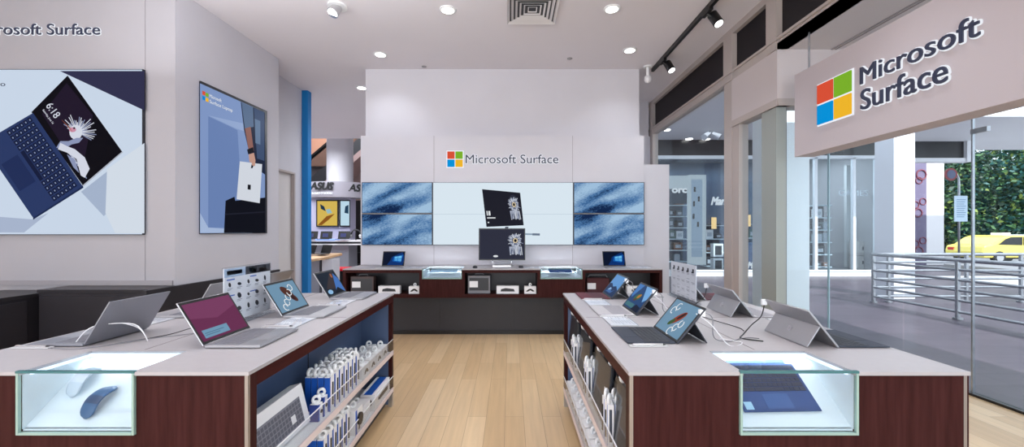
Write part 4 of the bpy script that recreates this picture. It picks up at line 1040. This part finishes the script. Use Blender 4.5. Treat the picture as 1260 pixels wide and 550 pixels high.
b = B(); art(b, lay, fw, pn_, .0004, .001)
U_ = Vector((.043, 1, 0)).normalized()
for (x, y, m) in ((247.6, 111, E((226, 84, 56), .95)), (251.6, 113.2, E((128, 184, 44), .95)), (247.6, 117.3, E((0, 140, 220), .95)), (251.6, 119.2, E((250, 190, 44), .95))):
    q = fw(x, y+5.2)+pn_*.012; s = .041; b.poly([q, q+U_*s, q+U_*s+Vector((0, 0, s)), q+Vector((0, 0, s))], m)
put_text(b, 'Microsoft', fw(256.5, 119.8)+pn_*.012, U_, Z1, .17, .038, WH, depth=.001)
put_text(b, 'Surface Laptop', fw(256.5, 126.6)+pn_*.012, U_, Z1, .34, .038, WH, depth=.001)
b.build('picture', t, recalc=False)
t = thing('call_point', 'small red alarm call point beside the left passage door', 'alarm call point', (-3.6, 5.78, 1.68)); B().box(0, .02, -.04, .04, 0, .09, mat('alarm_red', (200, 40, 40), .4)).build('case', t); B().box(.02, .022, -.02, .02, .02, .06, WHITE).build('plate', t)

# ================================================================ CEILING FIXTURES
def downlight(x, y, label, lit=True, tilt=0):
    t = thing('downlight', label, 'ceiling light', (x, y, CZ-.012), 0, 'round downlights in the ceiling')
    B().lathe([(.072, .002), (.088, .0), (.092, .006), (.092, .012), (.07, .012)], (0, 0, 0), WHITE, 32).build('trim_ring', t)
    B().cyl((0, 0, .001), (0, 0, .006), .066, LAMP, n=28).build('lamp_lens', t)
dl = [(-.685, 4.36, 'round downlight left of the ceiling vent'), (1.107, 4.34, 'round downlight right of the ceiling vent'), (-1.785, 5.467, 'round downlight by the left corner of the back wall'), (1.603, 5.343, 'round downlight by the right corner of the back wall'),
      (P(445, 108, 6.75).x, 6.75, 'round downlight behind the back wall at the left')]
dl += [(x, y, 'round downlight over the front of the shop') for x in (-2.2, -.4, 1.4) for y in (2.4, .4, -1.6)]+[(x, y, 'round downlight over the left wall side') for x in (-4.6,) for y in (2.6, .4, -1.6)]
for i, (x, y, l) in enumerate(dl):
    downlight(x, y, l)
t = thing('ceiling_lamp', 'white tilted spotlight at the top edge of the ceiling, left', 'ceiling light', (-1.86, 4.28, CZ))
B().cyl((0, 0, 0), (0, 0, -.02), .1, WHITE, n=28).build('mount', t); B().cyl((.0, .0, -.02), (-.03, -.05, -.11), .05, SILV, .06, n=24).build('head', t); B().cyl((-.03, -.05, -.111), (-.031, -.051, -.114), .05, LAMP, n=24).build('lamp_lens', t)
# square vent with concentric slats
t = thing('ceiling_vent', 'square white ceiling vent with nested slats', 'vent', (.24, 4.34, CZ-.03))
B().box(-.245, .245, -.245, .245, .022, .028, BLACK).build('duct', t)
for k in range(6):
    r1 = .275-k*.045; r0 = r1-.026; zz = .0+.003*k
    b = B()
    for s in range(4):
        M_ = Matrix.Rotation(s*math.pi/2, 4, 'Z')
        b.add([(-r1, -r1, zz+.0), (r1, -r1, zz), (r0, -r0, zz+.018), (-r0, -r0, zz+.018), (-r1, -r1, zz+.004), (r1, -r1, zz+.004), (r0, -r0, zz+.022), (-r0, -r0, zz+.022)],
              [(0, 1, 2, 3), (4, 7, 6, 5), (0, 4, 5, 1), (2, 6, 7, 3), (1, 5, 6, 2), (3, 7, 4, 0)], mat('vent_white', (208, 206, 208), .5), M=M_)
    b.build('slat_ring', t)
for (x, y, s) in ((522, 82, 'left'), (701, 72, 'right')):
    Y = (CZ-H)*F/(VY-y); q = P(x, y, Y)
    t = thing('sprinkler_cover', 'small grey ceiling sensor on the %s, near the back wall' % s, 'sprinkler', (q.x, q.y, CZ-.012)); B().lathe([(.02, 0), (.035, .006), (.038, .012)], (0, 0, 0), mat('sensor_grey', (150, 148, 152), .5)).build('cover', t)
q = P(797, 82, 5.87)
t = thing('security_camera', 'small white ceiling device beside the lighting track end', 'security camera', (q.x, 5.87, CZ)); B().cyl((0, 0, 0), (0, 0, -.02), .06, WHITE, n=20).cyl((0, 0, -.02), (0, 0, -.14), .022, WHITE, n=14).build('mount', t); B().lathe([(.005, -.25), (.04, -.235), (.05, -.2), (.045, -.15), (.02, -.135)], (0, 0, 0), mat('sensor_pale', (226, 226, 230), .3)).build('head', t)
# track: plane X from the pixels (878,0) and (788,102)
tx = lambda y: .876*(CZ-H)+.0
TX = 2.125
t = thing('lighting_track', 'black ceiling lighting track along the right side', 'track light', (TX, 2.5, CZ-.05), world=True)
B().box(TX-.02, TX+.02, -1, 5.95, CZ-.05, CZ, BLACK).build('rail', t)
for (x, y, Y, s) in ((866, 28, 4.30, 'nearer'), (805, 90, 5.55, 'farther')):
    t = thing('track_spotlight', s+' black spotlight head on the lighting track', 'spotlight', (TX, Y, CZ-.05), 0, 'black spotlights on the track')
    B().box(-.02, .02, -.09, .09, -.03, 0, BLACK).cyl((0, 0, -.03), (.06, 0, -.07), .015, BLACK, n=10).build('adapter', t)
    B().cyl((.07, .03, -.02), (.11, -.03, -.15), .052, BLACK, n=24).build('head', t)
    B().cyl((.1105, -.031, -.151), (.111, -.032, -.153), .042, LAMP, n=24).build('lamp_lens', t)

# ================================================================ NEIGHBOURING SHOP (left background)
KY = 11.0
GR = mat('kiosk_grey', (150, 146, 156), .4)
t = thing('column', 'thick round white column rising from the neighbouring shop', 'column', (P(407, 200, KY).x, KY+.6, 0)); t['kind'] = 'structure'
B().cyl((0, 0, 0), (0, 0, 5.9), .36, WALL, n=40).build('shaft', t)
kx0, kx1 = P(374, 0, KY).x, P(447, 0, KY).x
t = thing('shop_counter', 'neighbouring computer shop front with a curved fascia and counter', 'shop kiosk', ((kx0+kx1)/2, KY, 0), world=True)
zt, zb2 = P(0, 224, KY).z, P(0, 243, KY).z
cx = P(407, 0, KY).x
arc = [(cx+1.1*math.sin(a), KY+.9-1.1*math.cos(a)) for a in (R(-70+10*i) for i in range(15))]
# rounded fascia
b = B(); vs = [(x, y, zb2) for x, y in arc]+[(x, y, zt) for x, y in arc]; n = len(arc)
b.add(vs, [(i, i+1, n+i+1, n+i) for i in range(n-1)], GR, True); b.add(vs, [list(range(n))[::-1], list(range(n, 2*n))], GR)
b.build('fascia', t)
b = B(); put_text(b, 'ASUS', P(382, 233, KY-.22), X1, Z1, .62, .19, BLACK, depth=.02, spread=(6, .012), shear=.25); put_text(b, 'IN SEARCH OF INCREDIBLE', P(384, 239, KY-.22), X1, Z1, .56, .06, WHITE, depth=.01)
put_text(b, 'ASUS', P(429, 235, KY-.05), (.85, .5, 0), Z1, .62, .19, BLACK, depth=.02, spread=(6, .012), shear=.25)
b.build('lettering', t, recalc=False)
def pxbox(b, x0, x1, y0, y1, Y, d, m):
    a, c = P(x0, y1, Y), P(x1, y0, Y); return b.box(a.x, c.x, Y, Y+d, a.z, c.z, m)
pxbox(B(), 378, 431, 243, 296, KY+.1, .4, mat('kiosk_panel', (176, 172, 196), .5)).build('back_panel', t)
b = B(); pxbox(b, 389, 416, 246, 279, KY+.04, .05, BLACK); pxbox(b, 417.5, 430, 246, 279, KY+.04, .05, BLACK)
f_ = b.build('poster_frame', t)
b = B(); pxbox(b, 390.5, 414.5, 247.5, 277.5, KY+.02, .02, E((222, 190, 92), .95)); pxbox(b, 419, 429.5, 247.5, 277.5, KY+.02, .02, E((196, 226, 242), .95))
fk = lambda x, y: P(x, y, KY+.02)
art(b, [(E((150, 92, 34)), [(391, 277), (402, 266), (412, 263), (405, 270), (396, 277)]), (E((34, 60, 84)), [(394, 251), (399, 254), (401, 260), (395, 257)]), (E((160, 200, 210)), [(401, 258), (406, 257), (409, 262), (403, 263)]), (E((40, 70, 96)), [(425, 254), (429, 252), (429, 263), (424, 262)])], fk, (0, -1, 0), .002, .004)
b.build('poster_picture', f_, recalc=False)
b = B(); pxbox(b, 374, 446, 295.5, 297.5, KY-.4, .8, WHITE); pxbox(b, 374, 446, 300, 301.5, KY-.4, .8, WHITE)
b.build('counter_shelf', t)
b = B(); pxbox(b, 374, 445, 297.5, 300, KY-.3, .5, CHAR); pxbox(b, 374, 429, 301.5, 338, KY-.25, .6, mat('kiosk_base', (140, 142, 152), .5)); b.build('counter_body', t)
pxbox(B(), 388, 412, 294, 296, KY-.42, .3, E((150, 180, 255), 1.5)).build('light_strip', t)
for (x, s) in ((383, 'leftmost'), (401, 'left of the middle'), (423, 'right of the middle')):
    q = P(x, 295.3, KY-.3); q.z += .02
    u = thing('shop_laptop', 'dark laptop on the neighbouring shop counter, '+s, 'laptop', q, 0, 'laptops in the neighbouring shop')
    B().box(-.15, .15, -.2, 0, 0, .015, CHAR).build('base', u); l = B().box(-.16, .16, 0, .01, 0, .21, BLACK).build('lid', u); l.location = (0, 0, .012); l.rotation_euler = (R(-15), 0, 0)
    B().box(-.1, .05, -.002, -.001, .05, .15, E((90, 96, 150), .8)).build('screen_picture', l)
q = P(438, 296, KY-.2); u = thing('headphones', 'headphones on a stand at the right of the neighbouring counter', 'headphones', q)
B().tube([(.13*math.cos(a), 0, .16+.13*math.sin(a)) for a in (R(-20+22*i) for i in range(11))], .022, CHAR).build('headband', u); B().cyl((0, 0, 0), (0, 0, .28), .015, BLACK).build('stand', u)
for s in (-1, 1): B().cyl((s*.10, 0, .12), (s*.15, 0, .12), .05, SILV, n=20).build('ear_cup', u)
# light wood table in front
TY = 8.6
a_, c_ = P(372, 318, TY), P(421, 312, TY)
t = thing('wooden_table', 'pale wood topped table in the neighbouring shop', 'table', (P(395, 0, TY).x, TY, 0), world=True)
b = B().prism([P(366, 321.5, 8.3), P(400, 316.5, 8.6), P(421, 311.5, 9.3), P(380, 311.5, 9.3)], (0, 0, -.05), mat('pale_wood', (206, 168, 128), .4)); b.build('tabletop', t)
b = B(); x0_, x1_ = P(377, 0, 8.7).x, P(396, 0, 8.7).x
b.box(x0_-.3, x1_-.08, 8.75, 9.2, 0, .76, mat('kiosk_base', (140, 142, 152), .5)).box(x1_-.02, x1_+.22, 8.75, 9.1, 0, .76, mat('white_pedestal', (206, 206, 212), .5)); b.build('pedestal', t)
for (x, y) in ((381, 'left'), (400, 'right')):
    q = P(x, 313.5, 9.0); q.z = P(0, 311.5, 9.3).z+.002; u = thing('shop_laptop', 'dark laptop on the %s of the pale wood table' % y, 'laptop', q, R(-25), 'laptops in the neighbouring shop')
    B().box(-.14, .14, -.2, 0, 0, .015, CHAR).build('base', u); l = B().box(-.15, .15, 0, .01, 0, .2, BLACK).build('lid', u); l.location = (0, 0, .012); l.rotation_euler = (R(-20), 0, 0)
t = thing('floor_rack', 'dark shelving behind the neighbouring counter', 'rack', (P(440, 0, 12).x, 12.2, 0), world=True)
x0_, x1_ = P(431, 0, 12).x, P(452, 0, 12).x
B().box(x0_, x1_+1, 12.1, 12.5, .0, 2.3, mat('rack_dark', (30, 26, 30), .6)).build('cabinet', t)
for z_ in (.35, .7): B().box(x0_, x1_+1, 12.0, 12.1, z_, z_+.03, CHAR).build('shelf', t)
B().box(P(410, 0, 9.4).x, P(440, 0, 9.4).x, 9.4, 9.5, .43, .47, mat('red_band', (220, 20, 40), .4)).box(P(412, 0, 9.4).x, P(440, 0, 9.4).x, 9.45, 9.9, 0, .43, BLACK)
t = thing('red_topped_bin', 'low black unit with a red edge beyond the back counter', 'display unit', (P(425, 0, 9.6).x, 9.6, 0), world=True)
B().box(P(400, 0, 9.6).x, P(440, 0, 9.6).x, 9.6, 10.1, 0, .42, BLACK).build('body', t); B().box(P(400, 0, 9.6).x, P(440, 0, 9.6).x, 9.55, 10.1, .42, .47, mat('red_band', (220, 20, 40), .4)).build('red_edge', t)
# escalator behind
EY = 14.5
t = thing('escalator', 'escalator climbing behind the neighbouring shop column', 'escalator', (P(405, 0, EY).x, EY, 0), world=True)
def dia(b, pts, d, m, Y=EY): b.prism([P(x, y, Y) for x, y in pts], (0, d, 0), m)
b = B(); dia(b, [(366, 232), (446, 166), (446, 182), (366, 252)], 1.2, CHAR); b.build('steps_side', t)
b = B(); dia(b, [(366, 252), (446, 182), (446, 190), (366, 262)], 1.25, mat('escalator_pink', (168, 142, 140), .6)); b.build('truss', t)
b = B(); dia(b, [(366, 208), (446, 140), (446, 166), (366, 232)], .03, glass('escalator_glass', (200, 205, 210), .6)); b.build('balustrade', t)
b = B(); dia(b, [(366, 205), (446, 137), (446, 141.5), (366, 209.5)], .1, BLACK); b.build('handrail', t)
struct(B().box(-9, -4.0, 15.6, 15.7, 3.9, 8, mat('warm_wall', (206, 150, 124), .7)).build('wall_mall_warm'))
struct(B().box(-9, 0, 15.75, 15.9, 0, 5, mat('mauve_wall', (150, 130, 128), .7)).build('wall_mall_mauve'))

# ================================================================ SHOP ACROSS THE WALKWAY
IY = 13.2
def shelf_unit(label, x0, x1, z0, z1, n, Y, m, seed, grp):
    t = thing('shelf_unit', label, 'shelf', ((x0+x1)/2, Y, z0), world=True, group='shelves inside the opposite shop')
    B().box(x0, x1, Y+.35, Y+.38, z0, z1, m).build('back_board', t)
    rn = random.Random(seed)
    for k in range(n+1):
        z_ = z0+(z1-z0)*k/n
        B().box(x0, x1, Y, Y+.36, z_-.015, z_+.015, mat('shelf_pale', (190, 205, 215), .4)).build('shelf_board', t)
        if k < n:
            x = x0+.05
            while x < x1-.2:
                w = rn.uniform(.12, .3); h = min((z1-z0)/n-.06, rn.uniform(.12, .3)); c = rn.choice(((40, 44, 54), (30, 32, 40), (210, 214, 220), (90, 96, 104), (120, 80, 60), (60, 90, 84), (160, 170, 180)))
                o = B().box(x, x+w, Y+.08, Y+.3, z_+.016, z_+.016+h, mat('stock_%d_%d_%d' % c, c, .5)).box(x+w*.2, x+w*.8, Y+.074, Y+.08, z_+.03+h*.2, z_+.016+h*.7, mat('stock_label', (170, 176, 186), .5)).build('product_box', bevel=.004)
                tag(o, grp, 'product box', grp)
                x += w+rn.uniform(.03, .12)
x_ = lambda x, Y=IY: (x-VX)/F*Y
shelf_unit('tall shelves of goods at the left of the opposite shop', x_(800), x_(846), .35, 2.6, 6, IY, mat('shelf_slate', (66, 80, 100), .6), 1, 'boxed goods on the opposite shop shelves at the left')
shelf_unit('dark shelves under the white script sign in the opposite shop', x_(868), x_(892), .2, 2.0, 4, IY, mat('shelf_night', (30, 40, 60), .6), 2, 'boxed goods under the script sign in the opposite shop')
shelf_unit('shelves between the two glass posts in the opposite shop', x_(903), x_(936), .2, 3.0, 6, IY, mat('shelf_slate', (66, 80, 100), .6), 3, 'boxed goods between the posts in the opposite shop')
shelf_unit('white shelves right of the pale column in the opposite shop', x_(1005, 12.9), x_(1024, 12.9), .2, 2.2, 5, 12.9, mat('shelf_wine', (70, 56, 66), .6), 4, 'boxed goods right of the pale column')
t = thing('gadget_display', 'tall lit white display panel with hanging gadgets in the opposite shop', 'display panel', (x_(858, 12.6), 12.6, .3), world=True)
B().box(x_(848, 12.6), x_(869, 12.6), 12.6, 12.75, .3, 3.15, mat('panel_lit', (214, 228, 240), emit=.75)).build('frame', t)
B().box(x_(851, 12.58), x_(864, 12.58), 12.57, 12.6, .55, 3.0, mat('panel_blue', (176, 200, 226), emit=.7)).build('panel', t)
for k, (u, z_) in enumerate(((854, 2.6), (853, 2.15), (852.5, 1.75), (859, 2.3), (858, 1.5))):
    B().box(x_(u, 12.55), x_(u+2, 12.55), 12.54, 12.57, z_, z_+.16, BLACK).build('gadget', t)
t = thing('shop_sign', 'white fascia with dark backed letters at the left of the opposite shop', 'sign', (x_(830), 12.5, 2.4), world=True)
B().box(x_(800), x_(849), 12.8, 12.9, 2.62, 3.15, mat('panel_lit', (214, 228, 240), emit=.75)).box(x_(822, 12.7), x_(846, 12.7), 12.75, 12.8, 2.25, 2.72, mat('sign_night', (30, 44, 66), .5)).build('board', t)
b = B(); put_text(b, 'orc', P(827, 237, 12.74), X1, Z1, .46, .2, HALO, depth=.02, spread=(6, .012)); b.build('lettering', t, recalc=False)
t = thing('shop_sign', 'white script sign on the dark wall of the opposite shop', 'sign', (x_(890), 13.0, 2.0), world=True)
B().box(x_(869, 13.1), x_(936, 13.1), 13.05, 13.1, 1.6, 3.0, mat('sign_night2', (66, 82, 106), .5)).build('board', t)
b = B(); put_text(b, 'Marshall', P(875, 252, 13.02), X1, Z1, .92, .26, HALO, depth=.02, shear=.35, spread=(6, .012)); b.build('lettering', t, recalc=False)
t = thing('loudspeaker', 'black amplifier with white script name on the opposite shop floor', 'loudspeaker', (x_(925, 12.5), 12.5, .17), world=True)
B().box(x_(912, 12.5), x_(940, 12.5), 12.5, 12.9, .17, 1.0, mat('amp_blue', (56, 72, 100), .6)).build('cabinet', t)
b = B(); put_text(b, 'Marshall', P(920, 330, 12.49), X1, Z1, .7, .2, HALO, depth=.01, shear=.35, spread=(6, .012)); b.build('lettering', t, recalc=False)
for i, (x0p, y0p, y1p, l) in enumerate(((878, 300, 316, 'upper'), (878, 318, 333, 'lower'))):
    a, c = P(x0p, y1p, 12.5), P(x0p+12, y0p, 12.5)
    t = thing('white_speaker', l+' of two white framed speakers in the opposite shop', 'loudspeaker', ((a.x+c.x)/2, 12.5, a.z), world=True, group='white framed speakers')
    B().box(a.x, c.x, 12.5, 12.7, a.z, c.z, WHITE).build('case', t); B().box(a.x+.05, c.x-.05, 12.49, 12.5, a.z+.06, c.z-.06, CHAR).build('grille', t)
# warm lamps in the shop
for (x, y, l) in ((878, 277, 'left'), (920, 274, 'right')):
    q = P(x, y, 12.95); tag(B().box(q.x-.07, q.x+.07, 12.9, 12.95, q.z-.12, q.z+.25, mat('warm_lamp', (255, 214, 150), emit=1.4)).build('wall_lamp'), 'warm lit lamp on the %s of the opposite shop display' % l, 'lamp', 'warm lamps in the opposite shop')
# white drawer cabinets right of the mullion
for i, (x0p, x1p, y0p, y1p, l) in enumerate(((1055, 1066, 297, 314, 'upper left'), (1067, 1077, 297, 314, 'upper right'), (1055, 1066, 315, 331, 'lower left'), (1067, 1077, 315, 331, 'lower right'), (1066, 1076, 289, 296, 'small top'))):
    a, c = P(x0p, y1p, 12.5), P(x1p, y0p, 12.5)
    t = thing('storage_box', l+' pale storage box in the right bay of the opposite shop', 'storage box', ((a.x+c.x)/2, 12.6, a.z), world=True, group='pale storage boxes')
    B().box(a.x, c.x, 12.5, 12.8, a.z, c.z, mat('storage_pale', (176, 172, 170), .6)).build('case', t)
    B().cyl(((a.x+c.x)/2+.03, 12.49, (a.z+c.z)/2-.05), ((a.x+c.x)/2+.03, 12.49, (a.z+c.z)/2+.05), .022, CHAR, n=8).build('handle', t)
struct(B().box(x_(1055, 12.5), x_(1077, 12.5), 12.9, 13.0, .2, 3.5, mat('curtain_wall', (190, 194, 196), .7)).build('shop_interior'))
t = thing('shop_sign', 'faint pale GAME lettering inside the opposite shop window', 'sign', (x_(1045, 12.3), 12.3, 2.6), world=True)
b = B(); put_text(b, 'GAMES', P(1032, 241, 12.3), X1, Z1, .9, .18, mat('faint_letters', (206, 212, 220), .6), depth=.01); b.build('lettering', t, recalc=False)
t['label'] = 'faint pale capital lettering inside the opposite shop window'
# walkway ceiling lights
for (x, y) in ((848, 171), (820, 160), (869, 190)):
    Y = (4.14-H)*F/(VY-y) if y < 172 else 12.0
    if Y > 12.0: continue
    q = P(x, y, Y); t = thing('walkway_light', 'round light in the walkway roof, seen through the glass', 'ceiling light', (q.x, q.y, 4.13), group='walkway roof lights'); B().cyl((0, 0, 0), (0, 0, .01), .1, LAMP, n=24).build('lamp_lens', t)
q = P(874, 163, 11); t = thing('twin_spotlight', 'twin headed spotlight under the walkway roof', 'spotlight', (q.x, q.y, 4.14))
B().cyl((0, 0, 0), (0, 0, -.08), .02, SILV).build('stem', t)
for s in (-1, 1): B().cyl((s*.05, 0, -.08), (s*.22, -.1, -.2), .06, SILV, .09, n=20).build('head', t); 
# shop interior lights
for k, (x, y) in enumerate(((812, 205), (826, 203), (838, 210), (862, 208), (872, 210), (915, 205))):
    q = P(x, y, 12.7); 
    tag(B().cyl((q.x, 12.6+.3*(k % 3), 3.94), (q.x, 12.6+.3*(k % 3), 3.99), .08, LAMP, n=16).build('shop_downlight'), 'small bright downlight in the opposite shop ceiling', 'ceiling light', 'opposite shop downlights')

# ================================================================ LIGHT
def area(name, x, y, z, sx, sy, e, rot=(0, 0, 0), col=(.91, .955, 1)):
    l = bpy.data.lights.new(name, 'AREA'); l.shape = 'RECTANGLE'; l.size = sx; l.size_y = sy; l.energy = e; l.color = col
    o = bpy.data.objects.new(name, l); COL.objects.link(o); o.location = (x, y, z); o.rotation_euler = rot; return o
def spot(name, x, y, z, e, ang=125, col=(.90, .95, 1), r=.07, rot=(0, 0, 0)):
    l = bpy.data.lights.new(name, 'SPOT'); l.energy = e; l.spot_size = R(ang); l.spot_blend = .7; l.shadow_soft_size = r; l.color = col
    o = bpy.data.objects.new(name, l); COL.objects.link(o); o.location = (x, y, z); o.rotation_euler = rot; return o
for (x, y, l) in dl: spot('downlight_beam', x, y, CZ-.03, (24 if y > 5 else 46))
spot('track_beam', TX+.12, 4.26, CZ-.22, 60, 90, rot=(R(-15), R(20), 0)); spot('track_beam', TX+.12, 5.5, CZ-.22, 60, 90, rot=(R(-15), R(20), 0))
for y in (2.6, .5): spot('track_beam', TX+.12, y, CZ-.22, 60, 100, rot=(0, R(20), 0))
area('entrance_hall_light', -2.8, -5.8, 1.7, 10, 3.2, 400, (R(90), 0, 0), (.93, .96, 1))  # added fill panel in the open rear, brightens the whole interior
area('ceiling_wash', -2.2, 1.2, 2.9, 3.4, 5.0, 95, (R(180), 0, 0), (.91, .955, 1))  # added upward fill hanging in mid air to lift the ceiling
area('mall_lamp', -6, 9, 3.7, 3, 3, 220); area('passage_fill', -1.2, 8.2, 3.6, 2, 1.6, 90); area('mall_lamp', -6, 13.5, 5.8, 4, 3, 260)  # the passage light is an added fill for its walls and ceiling
area('shop_lamp', 7, 13.5, 3.9, 7, 2, 330, col=(.85, .93, 1)); area('walkway_fill', 4.7, 8, 4.1, 3, 6, 80, col=(.85, .93, 1)); area('walkway_fill', 5.4, 1, 4.1, 1.2, 5, 60, col=(.85, .93, 1)); area('kiosk_lamp', P(405, 0, 10).x, 9.6, 3.6, 1, .6, 30)  # walkway area lights are fills added under the canopy to brighten the column
for x0, x1, in ((-1.745, -1.348), (.828, 1.226)): area('showcase_lamp', (x0+x1)/2, 1.63, TZ-.025, .36, .02, .75, (R(25), 0, 0), (.85, .95, 1))
for x0, x1, in ((NX[1], NX[2]), (NX[3], NX[4])): area('showcase_lamp', (x0+x1)/2, 5.5, TZ-.02, .4, .02, 2.2, (R(40), 0, 0), (.85, .95, 1))
s = bpy.data.lights.new('sun', 'SUN'); s.energy = 7; s.angle = R(.6); s.color = (1, .97, .92)
so_ = bpy.data.objects.new('sun', s); COL.objects.link(so_); so_.rotation_euler = Vector((-.25, .70, -.67)).to_track_quat('-Z', 'Y').to_euler(); so_.location = (12, -10, 12)
w = bpy.data.worlds.new('sky'); SC.world = w; w.use_nodes = True
w.node_tree.nodes['Background'].inputs[0].default_value = (.80, .90, 1, 1); w.node_tree.nodes['Background'].inputs[1].default_value = 2.6
SC.view_settings.view_transform = 'Standard'; SC.view_settings.look = 'None'; SC.view_settings.gamma = 1; SC.view_settings.use_curve_mapping = False
SC.view_settings.exposure = -.1
SC.cycles.use_denoising = True
SC.cycles.max_bounces = 10; SC.cycles.transparent_max_bounces = 24; SC.cycles.diffuse_bounces = 5; SC.cycles.sample_clamp_indirect = 6
